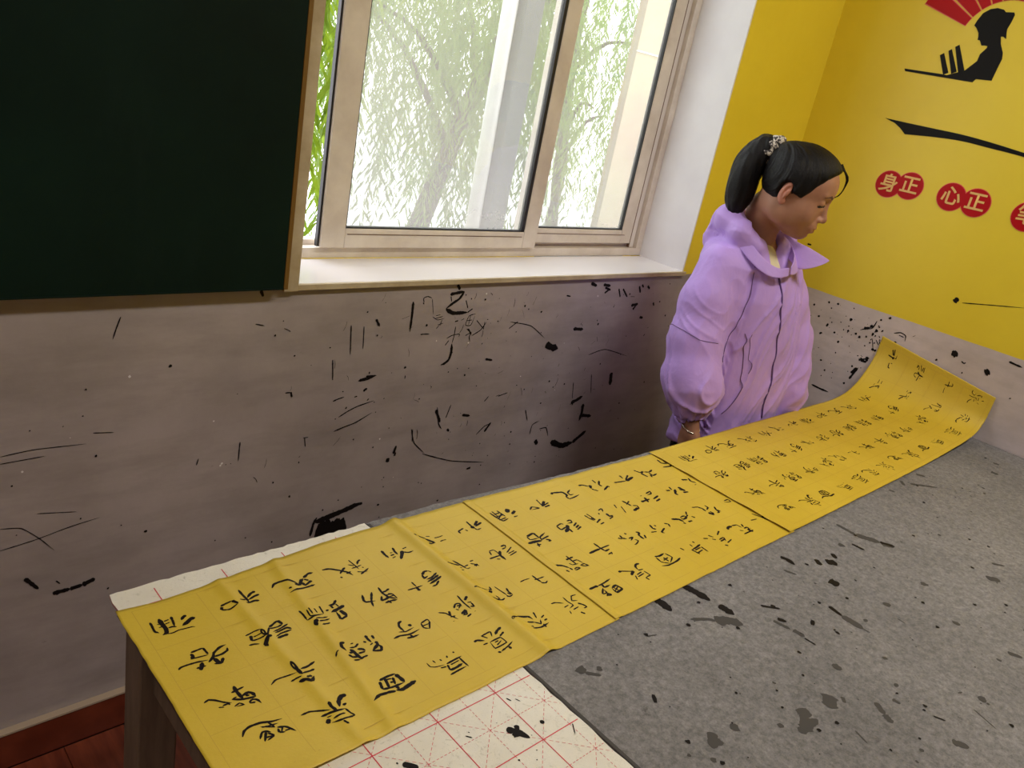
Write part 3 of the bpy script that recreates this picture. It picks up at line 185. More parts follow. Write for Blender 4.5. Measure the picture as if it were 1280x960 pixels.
MARK_B = dec("197 -1400,1844 -1426,1864|209 -1606,1804 -1628,1824|64 -1702,1916 -1734,1912 -1778,1908|59 -1462,1824 -1480,1816 -1488,1826|69 -1486,1758 -1494,1758|56 -1780,1710 -1790,1716|53 -1026,1848 -1064,1866 -1100,1858 -1108,1820|42 -1060,1848 -1094,1844|104 -1148,1874 -1150,1872|76 -954,1832 -948,1838|99 -900,1760 -906,1758|76 -950,1796 -946,1792|77 -936,1694 -938,1694|100 -918,1642 -926,1610|44 -836,1808 -886,1832 -900,1884|139 -458,1234 -530,1248|67 -624,1318 -682,1314 -754,1314|76 -856,1456 -888,1552|63 -872,1600 -936,1638|89 -854,1498 -878,1548|99 -834,1814 -868,1826|49 -814,1794 -888,1846 -898,1890|118 -584,1752 -598,1748|66 -270,2232 -300,2232|157 -1294,2150 -1310,2180|43 -1340,2160 -1464,2190 -1660,2236|182 -1392,1854 -1428,1854|90 -886,1604 -926,1606")
MARK_G = dec("184 -3288,-1714 -3282,-1738 -3288,-1782|180 -3128,-1712 -3116,-1760 -3110,-1816|174 -3106,-1848 -3102,-1866 -3100,-1906|83 -3262,-1842 -3204,-1874 -3192,-1892|238 -3192,-1892 -3146,-1912 -3118,-1952|81 -3300,-1850 -3290,-1862|124 -2590,-1794 -2580,-1818 -2586,-1854|68 -2664,-1850 -2644,-1894|126 -2460,-1878 -2482,-1910|200 -2434,-1908 -2398,-1938|112 -2346,-1892 -2368,-1918|220 -2552,-1980 -2548,-2018|97 -2602,-2068 -2600,-2080|93 -2720,-2062 -2730,-2116|166 -2730,-2116 -2728,-2162 -2730,-2194|44 -2730,-2194 -2726,-2218|86 -2998,-1996 -2984,-2052|113 -2978,-2060 -2974,-2100|55 -2982,-2104 -2980,-2144|87 -2974,-1998 -2958,-2024|162 -2876,-2070 -2870,-2084|226 -3308,-2260 -3322,-2294|220 -3322,-2294 -3380,-2314|132 -3398,-2308 -3302,-2312|237 -3170,-2284 -3222,-2312|107 -3064,-2382 -3092,-2420|117 -3092,-2420 -3106,-2450|44 -3242,-2398 -3258,-2442|77 -3134,-2540 -3138,-2552|86 -3000,-2406 -2996,-2430|136 -3014,-2588 -2988,-2626|104 -2752,-2520 -2754,-2526|64 -2722,-2592 -2720,-2602|193 -1850,-2328 -1810,-2368|69 -2826,-2302 -2810,-2312|37 -2796,-2578 -2824,-2652|48 -2954,-2512 -2938,-2544|163 -3670,-1998 -3660,-2006|151 -3624,-2168 -3670,-2202|121 -3636,-2186 -3640,-2210|58 -3420,-2126 -3418,-2130|106 -2346,-2548 -2324,-2590|72 -3140,-2310 -3158,-2328|60 -2962,-1926 -2910,-1974|90 -2926,-1944 -2918,-1960|78 -2180,-1898 -2174,-1952|182 -2042,-1966 -2004,-2006|82 -1688,-2300 -1650,-2340|47 -2540,-2236 -2542,-2266|38 -3468,-1820 -3432,-1832|115 -2080,-1782 -2082,-1872|207 -2082,-1872 -2034,-1956|112 -2034,-1956 -2002,-2008|99 -1234,-1774 -1112,-1866|98 -1250,-1734 -1290,-1766|197 -508,-1944 -504,-1982|129 -1064,-1740 -1036,-1776|94 -1438,-1748 -1430,-1776|173 -3768,-1802 -3764,-1828|69 -3764,-1828 -3730,-1860|88 -3720,-1846 -3708,-1830")
MARK_W = dec("108 -4100,-1862 -4082,-1880 -4066,-1914|144 -4084,-1878 -4084,-1896|73 -4068,-1864 -4078,-1882|67 -3998,-1888 -4006,-1898|83 -4380,-1808 -4354,-1836|31 -4028,-1782 -4022,-1796|23 -4008,-1796 -4002,-1810|28 -4202,-1822 -4190,-1836|25 -4188,-1816 -4186,-1820|22 -3936,-1940 -3956,-1968")
BOY = [[-0.416,1.844],[-0.419,1.857],[-0.428,1.878],[-0.444,1.89],[-0.462,1.894],[-0.48,1.891],[-0.487,1.885],[-0.509,1.886],[-0.513,1.88],[-0.511,1.861],[-0.507,1.843],[-0.509,1.832],[-0.514,1.816],[-0.504,1.822],[-0.498,1.821],[-0.505,1.802],[-0.519,1.78],[-0.523,1.764],[-0.52,1.737],[-0.517,1.704],[-0.474,1.703],[-0.468,1.693],[-0.264,1.699],[-0.26,1.706],[-0.378,1.704],[-0.39,1.703],[-0.435,1.722],[-0.45,1.74],[-0.459,1.751],[-0.46,1.77],[-0.472,1.788],[-0.472,1.793],[-0.464,1.794],[-0.455,1.793],[-0.446,1.806],[-0.439,1.807],[-0.438,1.816],[-0.435,1.825],[-0.425,1.837]]
BOOKS = [[[-0.35,1.755],[-0.36,1.762],[-0.392,1.71],[-0.379,1.703]],[[-0.37,1.769],[-0.378,1.775],[-0.414,1.716],[-0.401,1.708]],[[-0.385,1.782],[-0.395,1.789],[-0.434,1.722],[-0.419,1.714]]]
SWOOSH = [[-0.252,1.557],[-0.316,1.554],[-0.405,1.551],[-0.491,1.548],[-0.574,1.541],[-0.672,1.529],[-0.771,1.515],[-0.775,1.505],[-0.676,1.518],[-0.58,1.525],[-0.498,1.53],[-0.414,1.527],[-0.329,1.52],[-0.309,1.535],[-0.287,1.547]]

def polyline(P, n):
    P = [np.array(p, float) for p in P]; m = len(P) - 1
    return [P[min(int(t), m - 1)] * (1 - (t - min(int(t), m - 1))) + P[min(int(t), m - 1) + 1] * (t - min(int(t), m - 1)) for t in np.linspace(0, m, n)]
def ribbon(bm, pts2, w, f3, rnd, taper=.12, stiff=0.):
    """a brush stroke as a thin ribbon; f3(a, b) places the 2-D stroke plane on its surface"""
    L = sum(math.dist(a, b) for a, b in zip(pts2, pts2[1:]))
    n = max(4, min(30, int(L / .0032) + 3))
    P = catmull(pts2, n) if len(pts2) > 1 else [np.array(pts2[0])] * 2
    if stiff and len(pts2) > 2: P = [a * (1 - stiff) + b * stiff for a, b in zip(P, polyline(pts2, n))]
    prev = None; N = len(P)
    for i, p in enumerate(P):
        d = P[min(i + 1, N - 1)] - P[max(i - 1, 0)]; l = np.linalg.norm(d)
        d = d / l if l > 1e-9 else np.array([1., 0.])
        t = i / (N - 1)
        k = (1.05 - .25 * math.sin(math.pi * t)) * min(1, .30 + 5 * t) * min(1, taper + 3.6 * (1 - t)) * rnd.uniform(.85, 1.15)
        nrm = np.array([-d[1], d[0]]) * w * .5 * k
        a = bm.verts.new(f3(*(p + nrm))); b = bm.verts.new(f3(*(p - nrm)))
        if prev:
            try: bm.faces.new([prev[0], a, b, prev[1]])
            except ValueError: pass
        prev = (a, b)
def blob(bm, c, r, f3, rnd, n=9):
    vs = [bm.verts.new(f3(c[0] + math.cos(2 * math.pi * k / n) * r * rnd.uniform(.6, 1.2), c[1] + math.sin(2 * math.pi * k / n) * r * rnd.uniform(.6, 1.2))) for k in range(n)]
    bm.faces.new(vs)

# ------------------------------------------------------------------ materials
m_wallA = mat('classroom_wall_paint', rough=.55)
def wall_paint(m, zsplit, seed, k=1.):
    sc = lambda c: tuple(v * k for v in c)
    N = NT(m)
    sx = N.n('ShaderNodeSeparateXYZ'); N.l(N.tc.outputs['Object'], sx.inputs[0])
    wob = N.noise(3.0 + seed, 3)
    z = N.math('ADD', sx.outputs[2], N.math('MULTIPLY', N.math('SUBTRACT', wob, .5), .012))
    fac = N.n('ShaderNodeMath', operation='GREATER_THAN'); N.l(z, fac.inputs[0]); fac.inputs[1].default_value = zsplit
    dirt = N.noise(2.6, 8, .62)
    fine = N.noise(38, 5, .7)
    streak = N.noise(5, 6, .65, N.mapped((.55, .55, 2.4)))
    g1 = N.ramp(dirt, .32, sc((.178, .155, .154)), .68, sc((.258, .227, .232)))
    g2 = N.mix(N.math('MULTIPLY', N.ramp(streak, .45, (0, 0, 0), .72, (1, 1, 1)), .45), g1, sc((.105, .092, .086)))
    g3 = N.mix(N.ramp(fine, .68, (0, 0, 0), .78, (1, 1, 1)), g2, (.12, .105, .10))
    y1 = N.ramp(dirt, .3, (.78, .60, .030), .7, (.84, .665, .042))
    N.color(N.mix(fac.outputs[0], g3, y1))
    N.rough(N.ramp(fine, .3, (.36, .36, .36), .8, (.50, .50, .50)))
    N.bump(N.noise(60, 6, .6), .10, .004)
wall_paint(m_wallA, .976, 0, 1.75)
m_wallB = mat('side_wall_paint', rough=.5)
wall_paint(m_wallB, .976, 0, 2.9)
m_white = mat('white_plaster', (.80, .79, .80), .55)
N = NT(m_white); N.color(N.ramp(N.noise(6, 5), .3, (.76, .74, .76), .7, (.84, .83, .84))); N.bump(N.noise(40, 4), .08, .003)
m_sill = mat('white_sill_tile', (.86, .84, .86), .18)
m_ceiling = mat('ceiling_white', (.8, .8, .78), .9)
m_trim = mat('tan_trim_paint', (.52, .44, .30), .5)
N = NT(m_trim); N.color(N.ramp(N.noise(9, 6, .65), .35, (.42, .33, .20), .65, (.60, .52, .37)))
m_gold = mat('brown_board_edge', (.17, .085, .012), .45)
m_base = mat('baseboard_tile', (.16, .030, .014), .35)
N = NT(m_base); N.color(N.ramp(N.noise(14, 6), .35, (.12, .022, .010), .7, (.20, .042, .02)))
m_basecap = mat('baseboard_grout', (.42, .33, .25), .7)
m_floor = mat('floor_board_red', (.20, .04, .018), .32)
N = NT(m_floor); N.color(N.ramp(N.noise(6, 8, .6, N.mapped((9, 1.0, 1))), .3, (.13, .022, .010), .75, (.27, .065, .03)))
m_board = mat('chalkboard_green', (.012, .045, .028), .55, Specular_IOR_Level=.12)
N = NT(m_board)
b1 = N.ramp(N.noise(2.2, 6, .6), .3, (.0030, .0105, .0072), .75, (.0048, .0205, .0135))
b2 = N.noise(3.5, 7, .7, N.mapped((2.4, 1, .5), (0, .12, 0)))
N.color(N.mix(N.math('MULTIPLY', N.ramp(b2, .56, (0, 0, 0), .85, (1, 1, 1)), .22), b1, (.030, .048, .040)))
N.rough(N.ramp(b2, .3, (.5, .5, .5), .8, (.7, .7, .7)))
m_pvc = mat('window_frame_beige', (.50, .43, .36), .42)
N = NT(m_pvc); N.color(N.ramp(N.noise(7, 6, .6), .35, (.60, .52, .435), .65, (.78, .71, .61)))
m_pvc_w = mat('window_track_white', (.70, .64, .58), .45)
m_seal = mat('black_rubber_seal', (.012, .011, .012), .5)
m_slot = mat('brown_slot', (.16, .09, .05), .6)
m_ink = mat('black_ink', (.008, .004, .0035), .6, Specular_IOR_Level=.15)
m_ink_dry = mat('dried_ink_marks', (.008, .006, .006), .6, Specular_IOR_Level=.15)
m_ink_grey = mat('watered_ink_stain', (.055, .050, .048), .85)
# glass: dusty panes
def glass(name, haze, seed):
    m = bpy.data.materials.new(name); m.use_nodes = True; t = m.node_tree; t.nodes.clear()
    out = t.nodes.new('ShaderNodeOutputMaterial'); tr = t.nodes.new('ShaderNodeBsdfTransparent'); gl = t.nodes.new('ShaderNodeBsdfGlossy')
    tl = t.nodes.new('ShaderNodeBsdfTranslucent'); df = t.nodes.new('ShaderNodeBsdfDiffuse'); m1 = t.nodes.new('ShaderNodeMixShader'); m2 = t.nodes.new('ShaderNodeMixShader'); m3 = t.nodes.new('ShaderNodeMixShader')
    tr.inputs[0].default_value = (.95, .97, .95, 1); tl.inputs[0].default_value = (.50, .47, .45, 1); df.inputs[0].default_value = (.5, .48, .45, 1)
    gl.inputs['Roughness'].default_value = .03; gl.inputs[0].default_value = (1, 1, 1, 1)
    tc = t.nodes.new('ShaderNodeTexCoord'); nz = t.nodes.new('ShaderNodeTexNoise'); nz.inputs['Scale'].default_value = 2.2; nz.inputs['Detail'].default_value = 8; nz.inputs['Roughness'].default_value = .6
    sx = t.nodes.new('ShaderNodeSeparateXYZ'); t.links.new(tc.outputs['Object'], nz.inputs['Vector']); t.links.new(tc.outputs['Object'], sx.inputs[0])
    # dust lies thicker towards the bottom of the pane
    mr = t.nodes.new('ShaderNodeMapRange'); mr.inputs['From Min'].default_value = 1.05; mr.inputs['From Max'].default_value = 1.75; mr.inputs['To Min'].default_value = .26; mr.inputs['To Max'].default_value = 0.
    t.links.new(sx.outputs['Z'], mr.inputs['Value'])
    r = t.nodes.new('ShaderNodeMapRange'); r.inputs['From Min'].default_value = .3; r.inputs['From Max'].default_value = .7; r.inputs['To Min'].default_value = haze - .05; r.inputs['To Max'].default_value = haze + .10
    t.links.new(nz.outputs[0], r.inputs['Value'])
    ad = t.nodes.new('ShaderNodeMath'); ad.operation = 'ADD'; ad.use_clamp = True; t.links.new(r.outputs[0], ad.inputs[0]); t.links.new(mr.outputs[0], ad.inputs[1])
    m3.inputs[0].default_value = .12; t.links.new(tl.outputs[0], m3.inputs[1]); t.links.new(df.outputs[0], m3.inputs[2])
    t.links.new(ad.outputs[0], m1.inputs[0]); t.links.new(tr.outputs[0], m1.inputs[1]); t.links.new(m3.outputs[0], m1.inputs[2])
    m2.inputs[0].default_value = .04; t.links.new(m1.outputs[0], m2.inputs[1]); t.links.new(gl.outputs[0], m2.inputs[2]); t.links.new(m2.outputs[0], out.inputs[0])
    return m
m_glass = glass('dusty_glass', .15, 0)
m_paper = mat('yellow_practice_paper', (.70, .50, .06), .52)
N = NT(m_paper)
p1 = N.ramp(N.noise(4, 6, .6), .3, (.58, .405, .026), .7, (.66, .48, .044))
N.color(N.mix(N.math('MULTIPLY', N.ramp(N.noise(160, 3, .7), .45, (0, 0, 0), .8, (1, 1, 1)), .3), p1, (.60, .38, .035)))
N.bump(N.math('ADD', N.noise(9, 5, .55, N.mapped((1, 1.6, 1))), N.math('MULTIPLY', N.noise(300, 2), .06)), .32, .008)
N.b.inputs['Transmission Weight'].default_value = 0
m_pline = mat('paper_ruling', (.55, .37, .05), .8)
m_feltg = mat('grey_felt', (.25, .245, .25), .95)
N = NT(m_feltg)
f1 = N.ramp(N.noise(3.0, 8, .65), .28, (.185, .178, .180), .72, (.285, .275, .280))
f2 = N.ramp(N.noise(120, 6, .8), .38, (.55, .55, .55), .66, (1.15, 1.14, 1.15))
f3_ = N.ramp(N.noise(45, 8, .75, None, 1.2), .60, (1, 1, 1), .72, (.52, .50, .50))
N.color(N.mix(1., N.mix(1., f1, f2, 'MULTIPLY'), f3_, 'MULTIPLY'))
N.bump(N.noise(260, 5, .8), .5, .002)
m_feltw = mat('white_felt', (.62, .60, .54), .95)
N = NT(m_feltw)
f1 = N.ramp(N.noise(7, 8, .6), .3, (.72, .68, .59), .7, (.84, .82, .75))
f2 = N.ramp(N.noise(50, 8, .8, None, 2.), .56, (1, 1, 1), .74, (.50, .50, .44))
N.color(N.mix(1., f1, f2, 'MULTIPLY')); N.bump(N.noise(240, 5, .8), .4, .002)
m_feltedge = mat('pink_felt_edge', (.50, .22, .22), .95)
m_redline = mat('red_grid_print', (.62, .060, .085), .9)
m_tabletop = mat('dark_table_edge', (.040, .026, .020), .45)
m_leg = mat('worn_grey_wood', (.20, .15, .10), .6)
N = NT(m_leg); N.color(N.ramp(N.noise(7, 7, .65, N.mapped((6, 6, .8))), .3, (.11, .080, .055), .7, (.22, .165, .115)))
m_red = mat('red_sticker', (.46, .003, .008), .45, Specular_IOR_Level=.2)
m_redrim = mat('pink_sticker_rim', (.78, .14, .10), .4)
m_black = mat('black_sticker', (.005, .0045, .0045), .45, Specular_IOR_Level=.15)
m_stickyel = mat('pale_yellow_letter', (.80, .50, .16), .4)
m_concrete = mat('shaded_concrete', (.11, .118, .115), .8)  # post colour darkened to paint its shaded front

# ------------------------------------------------------------------ room
XL, XR, ZB, ZT, YW = -1.867, -.504, .976, 2.32, .24
wa = boxes('wall_back', [(-7, XL, 0, YW, 0, 3.1), (XR, .25, 0, YW, 0, 3.1), (XL, XR, 0, YW, 0, ZB), (XL, XR, 0, YW, ZT, 3.1)], m_wallA); tag(wa, kind='structure')
m_facade = mat('outer_facade_render', (.50, .46, .44), .9)
boxes('outer_facade', [(-7, XL, YW, YW + .02, -.6, 3.3), (XR, .25, YW, YW + .02, -.6, 3.3), (XL, XR, YW, YW + .02, -.6, ZB), (XL, XR, YW, YW + .02, ZT, 3.3)], m_facade, wa)
wbm = boxes('wall_right', [(0, .25, -5, 0, 0, 3.1)], m_wallB); tag(wbm, kind='structure')
m_farwalls = mat('room_paint_beige', (.42, .40, .38), .8)
wl = boxes('wall_left', [(-7.25, -7, -5.25, .24, 0, 3.1)], m_farwalls); tag(wl, kind='structure')
wf = boxes('wall_front', [(-7, .25, -5.25, -5, 0, 3.1)], m_farwalls); tag(wf, kind='structure')
fl = boxes('floor', [(-7, .25, -5, .24, -.2, -.006)], m_tabletop); tag(fl, kind='structure')
ce = boxes('ceiling', [(-7.25, .25, -5.25, .24, 3.1, 3.3)], m_ceiling); tag(ce, kind='structure')
# floor boards near the table, as separate pieces
bm = bmesh.new(); bm_box(bm, -.0585, .0585, -.6, .6, -.006, 0., .0012); me_plank = to_mesh(bm, 'floor_board')
me_plank.materials.append(m_floor)
k = 0
for i in range(24):
    for j in range(2):
        o = bpy.data.objects.new('floor_board' if k == 0 else 'floor_board.%03d' % k, me_plank); COL.objects.link(o); o.parent = fl
        o.location = (-3.9 + i * .118, -.615 - j * 1.202 + (.0 if i % 2 else -.0), 0); k += 1
boxes('floor_surface', [(-7, -3.962, -5, -.0, -.006, -.001), (-1.126, 0, -5, 0, -.006, -.001), (-3.962, -1.126, -5, -2.42, -.006, -.001)], m_floor, fl)
bb = boxes('baseboard_back', [(-7, -.006, -.014, -.0005, 0, .088)], m_base, None, .002); tag(bb, kind='structure')
boxes('cap', [(-7, -.006, -.017, -.0005, .088, .0925)], m_basecap, bb)
bb2 = boxes('baseboard_right', [(-.014, -.0005, -5, -.02, 0, .088)], m_base, None, .002); tag(bb2, kind='structure')
# reveal, sill and trims
sill = boxes('trim_1', [(XL, XR, -.004, .17, .9765, .988)], m_sill, None, .0015); tag(sill, 'glossy white window sill', None, None, 'structure')
boxes('sill_nosing', [(XL, XR + .004, -.013, -.0045, .9755, .9878)], m_trim, sill, .001)
rv = boxes('trim_2', [(XR - .006, XR + .0, -.003, .235, .988, ZT)], m_white); tag(rv, 'white window reveal', None, None, 'structure')
rv2 = boxes('trim_3', [(XL, XR - .006, -.003, .235, ZT - .01, ZT + .0)], m_white); tag(rv2, kind='structure')
tv = boxes('trim_4', [(-1.8990, XL - .0005, -.0155, .0, .9745, ZT)], m_trim, None, .0015); tag(tv, 'tan wooden strip up the left side of the window', None, None, 'structure')
rv3 = boxes('trim_5', [(XL + .0005, XL + .006, 0.0, .235, .988, ZT - .01)], m_white); tag(rv3, kind='structure')

# ------------------------------------------------------------------ window
win = empty('window_1', (0, 0, 0)); tag(win, kind='structure')
FY0, FY1 = .176, .236
fr = boxes('window_frame', [(XL + .006, XR - .006, FY0, FY1, .988, 1.012), (XR - .034, XR - .006, FY0, FY1, 1.012, ZT - .01), (XL + .006, XL + .03, FY0, FY1, 1.012, ZT - .01), (XL + .006, XR - .006, FY0, FY1, ZT - .04, ZT - .01)], m_pvc, win, .0015)
boxes('frame_track', [(XR - .060, XR - .0345, .190, .228, 1.0125, ZT - .04), (XL + .03, XR - .035, .205, .232, 1.0125, 1.024)], m_pvc_w, win, .001)
boxes('track_slot', [(XR - .0605, XR - .0565, .188, .1975, 1.013, ZT - .04)], m_slot, win)
boxes('left_track', [(XL + .03, XL + .046, .206, .226, 1.0245, ZT - .04)], m_pvc_w, win, .001)
def sash(name, x0, x1, yc, z0, z1, wl_, wr_, zb, seal_r=.006, white=False, th=.024):
    s = boxes(name, [(x0, x0 + wl_, yc - th / 2, yc + th / 2, z0, z1), (x1 - wr_, x1, yc - th / 2, yc + th / 2, z0, z1), (x0 + wl_, x1 - wr_, yc - th / 2, yc + th / 2, z0, zb), (x0 + wl_, x1 - wr_, yc - th / 2, yc + th / 2, z1 - .05, z1)], m_pvc_w if white else m_pvc, win, .002)
    boxes('seal', [(x0 + wl_ - .0005, x0 + wl_ + .0022, yc - th / 2 + .002, yc + .006, zb, z1 - .05), (x1 - wr_ - seal_r, x1 - wr_ + .0005, yc - th / 2 + .002, yc + .006, zb, z1 - .05), (x0 + wl_, x1 - wr_, yc - th / 2 + .002, yc + .006, zb - .0005, zb + .0035)], m_seal, s)
    boxes('glass_pane', [(x0 + wl_, x1 - wr_, yc - .002, yc + .002, zb, z1 - .05)], m_glass, s)
    return s
sash('sliding_sash', -1.722, -1.030, .172, 1.0165, ZT - .03, .062, .052, 1.062, .011)
sash('sliding_sash', -1.078, -.563, .200, 1.0245, ZT - .03, .046, .052, 1.068, .004)
boxes('sash_edge_gasket', [(-1.7275, -1.7225, .166, .178, 1.018, ZT - .03)], m_seal, win)
boxes('bottom_bead', [(-1.655, -1.09, .1585, .1605, 1.048, 1.0495), (-1.02, -.60, .1865, .1885, 1.052, 1.0535)], m_slot, win)

# ------------------------------------------------------------------ chalkboard
cb = empty('chalkboard', (-3.9, 0, .985)); tag(cb, 'large dark green chalkboard hung on the wall left of the window', 'chalkboard')
def child_at(o, p):     # parent without moving the mesh (its vertices are in room coordinates)
    o.parent = p; o.matrix_parent_inverse = p.matrix_world.inverted(); return o
bpy.context.view_layer.update()
for n_, bx, mm in (('writing_panel', [(-5.6, -1.909, -.030, -.001, .985, 2.5)], m_board), ('edge_strip', [(-1.9088, -1.8995, -.031, -.001, .985, 2.5), ], m_gold), ('bottom_rail', [(-5.6, -1.909, -.0315, -.0305, .985, .9885)], m_board)):
    child_at(boxes(n_, bx, mm, None, .0008), cb)

# ------------------------------------------------------------------ marks on walls
rnd = random.Random(5)
def marks(name, data, f3, m, parent, dots=()):
    bm = bmesh.new(); k = 0
    for w, s in data:
        k += 1; e = k * 2e-6
        ribbon(bm, s, w * (1.30 if name == 'brush_character' else (.75 if w < .006 else 1.1)), lambda a, b, e=e: f3(a, b, e), rnd, .12, .75 if name == 'brush_character' else .45)
    for c, r in dots:
        k += 1; e = k * 2e-6
        blob(bm, c, r, lambda a, b, e=e: f3(a, b, e), rnd)
    o = link(name, to_mesh(bm, name), m, parent)
    if name != 'brush_character': o['kind'] = 'stuff'
    return o
for i in range(70):
    x = rnd.gauss(-1.25, .33); z = rnd.uniform(.50, .94)
    if x > -.45: continue
    a = rnd.choice([1.2, 1.0, .3, 1.9, 1.5]) + rnd.gauss(0, .3); l = rnd.uniform(.006, .03)
    MARK_A.append((rnd.choice([.0008, .0012, .002]), [(x, z), (x + math.cos(a) * l * .5 + .002, z + math.sin(a) * l * .5), (x + math.cos(a) * l, z + math.sin(a) * l)]))
dA = []
for i in range(210):
    x = rnd.uniform(-2.5, -.5); z = rnd.uniform(.35, .95)
    if rnd.random() > (.35 + .65 * (x > -1.7)): continue
    dA.append(((x, z), rnd.choice([.0012, .0016, .002, .0024, .0035])))
dfill = [((-1.765 + rnd.uniform(-.025, .03), .392 + rnd.uniform(-.02, .012)), .012) for i in range(8)]
marks('ink_marks', MARK_A, lambda a, b, e: (a, -.0006 - e, b), m_ink_dry, wa, dA)
dB = [((rnd.gauss(-.33, .16), rnd.uniform(.70, .96)), rnd.choice([.0012, .0018, .0025, .004])) for i in range(110)]
dB = [q for q in dB if -1.2 < q[0][0] < -.02]
for i in range(26): dB.append(((rnd.gauss(-.47, .04), rnd.gauss(.90, .035)), rnd.uniform(.002, .006)))
SB = [(.004, [(-.505 + i * .012, .85 + .01 * (i % 3)), (-.49 + i * .012, .885)]) for i in range(4)]
marks('ink_marks', MARK_B + SB, lambda a, b, e: (-.0006 - e, a, b), m_ink_dry, wbm, dB)
dW = [((rnd.uniform(-2.5, -.8), rnd.uniform(.4, .95)), rnd.uniform(.001, .003)) for i in range(16)]
marks('plaster_chips', [], lambda a, b, e: (a, -.0007 - e, b), m_white, wa, dW)

# ------------------------------------------------------------------ wall stickers
def wallB(pts, t0, name, m, parent=None):
    return poly_prism(name, [(-t0, y, z) for y, z in pts], (-.0006, 0, 0), m, parent)
st = wallB(BOY, .0003, 'silhouette_sticker', m_black)
tag(st, 'black silhouette wall sticker of a seated reader with an open book', 'sticker')
for q in BOOKS: wallB(q, .0003, 'book_shape', m_black, st)
sw = wallB(catmull(SWOOSH[:6], 30) and [tuple(p) for p in catmull(SWOOSH[:7], 40)] + [tuple(p) for p in catmull(SWOOSH[7:13], 40)] + SWOOSH[13:], .0003, 'swoosh_sticker', m_black)
tag(sw, 'long black curved swoosh sticker below the reader silhouette', 'sticker')
fan = empty('fan_sticker', (0, -.502, 1.80)); tag(fan, 'red fan shaped wall sticker of radiating panels above the reader', 'sticker')
bpy.context.view_layer.update()
for i in range(10):
    a0 = math.radians(20.5 + i * 13.6); a1 = a0 + math.radians(11.2)
    R0, R1 = .118, .262
    def P(a, r): return (-.502 + math.cos(a) * r, 1.800 + math.sin(a) * r) if False else (-.502 + math.cos(a) * r, 1.800 + math.sin(a) * r)
    def quad(g): 
        n = 5; A = [a0 - g + (a1 - a0 + 2 * g) * t / n for t in range(n + 1)]
        return [P(a, R0 - g * .1) for a in A] + [P(a, R1 + g * .1) for a in A[::-1]]
    rim = child_at(wallB(quad(.012), .0003, 'panel_rim', m_redrim), fan)
    child_at(wallB(quad(0), .0010, 'panel', m_red), fan)
CIRC = [(-.334, 1.366), (-.399, 1.374), (-.528, 1.370), (-.600, 1.369), (-.744, 1.363), (-.816, 1.36)]
def disc(c, r, t0, name, m, parent=None):
    n = 32
    return wallB([(c[0] + math.cos(2 * math.pi * k / n) * r, c[1] + math.sin(2 * math.pi * k / n) * r) for k in range(n)], t0, name, m, parent)
LB = ['leftmost pair of red round stickers with pale yellow characters, nearest the girl', 'middle pair of red round stickers with pale yellow characters, second from the girl', 'red round stickers at the right edge of the picture on the yellow wall']
for k in range(3):
    root = empty('round_sticker_pair', (0, CIRC[2 * k][0], CIRC[2 * k][1])); bpy.context.view_layer.update()
    tag(root, LB[k], 'sticker', 'round motto stickers')
    for j in range(2):
        c = CIRC[2 * k + j]
        child_at(disc(c, .0425, .0003 + j * .0003, 'sticker_rim', m_redrim), root)
        child_at(disc(c, .0405, .0012 + j * .0003, 'sticker_disc', m_red), root)
        me = text_mesh(('身正', '心正', '笔正')[k][j], .058)
        M = Matrix(((0, 0, -1, -.0026), (-1, 0, 0, c[0]), (0, 1, 0, c[1]), (0, 0, 0, 1)))
        me.transform(M)
        o = link('character', me, m_stickyel); child_at(o, root)
        if me.materials: me.materials.clear(); me.materials.append(m_stickyel)

# ------------------------------------------------------------------ table
tb = empty('calligraphy_table', (-1.18, -1.0, 0)); tag(tb, 'long wooden calligraphy table covered with felt, standing beside the wall', 'table')
bpy.context.view_layer.update()
bm = bmesh.new()
tp = [(-2.357, -1.62), (-.003, -1.62), (-.003, -.494), (-1.25, -.490), (-1.72, -.468), (-2.357, -.463)]
a_ = [bm.verts.new((x, y, .668)) for x, y in tp]; b_ = [bm.verts.new((x, y, .700)) for x, y in tp]
bm.faces.new(a_[::-1]); bm.faces.new(b_)
for i in range(6): bm.faces.new([a_[i], a_[(i + 1) % 6], b_[(i + 1) % 6], b_[i]])
bmesh.ops.recalc_face_normals(bm, faces=bm.faces); bmesh.ops.bevel(bm, geom=bm.edges[:], offset=.003, segments=2, affect='EDGES')
child_at(link('tabletop', to_mesh(bm, 'tabletop'), m_tabletop), tb)
child_at(boxes('apron', [(-2.315, -.03, -.520, -.500, .588, .668), (-2.315, -.03, -1.60, -1.58, .588, .668), (-2.335, -2.315, -1.60, -.480, .588, .668), (-.03, -.01, -1.60, -.480, .588, .668)], m_leg, None), tb)
for x in (-2.354, -1.21, -.068):
    for y in (-.545, -1.60):
        child_at(boxes('leg', [(x, x + .055, y, y + .055, 0, .668)], m_leg, None, .003), tb)

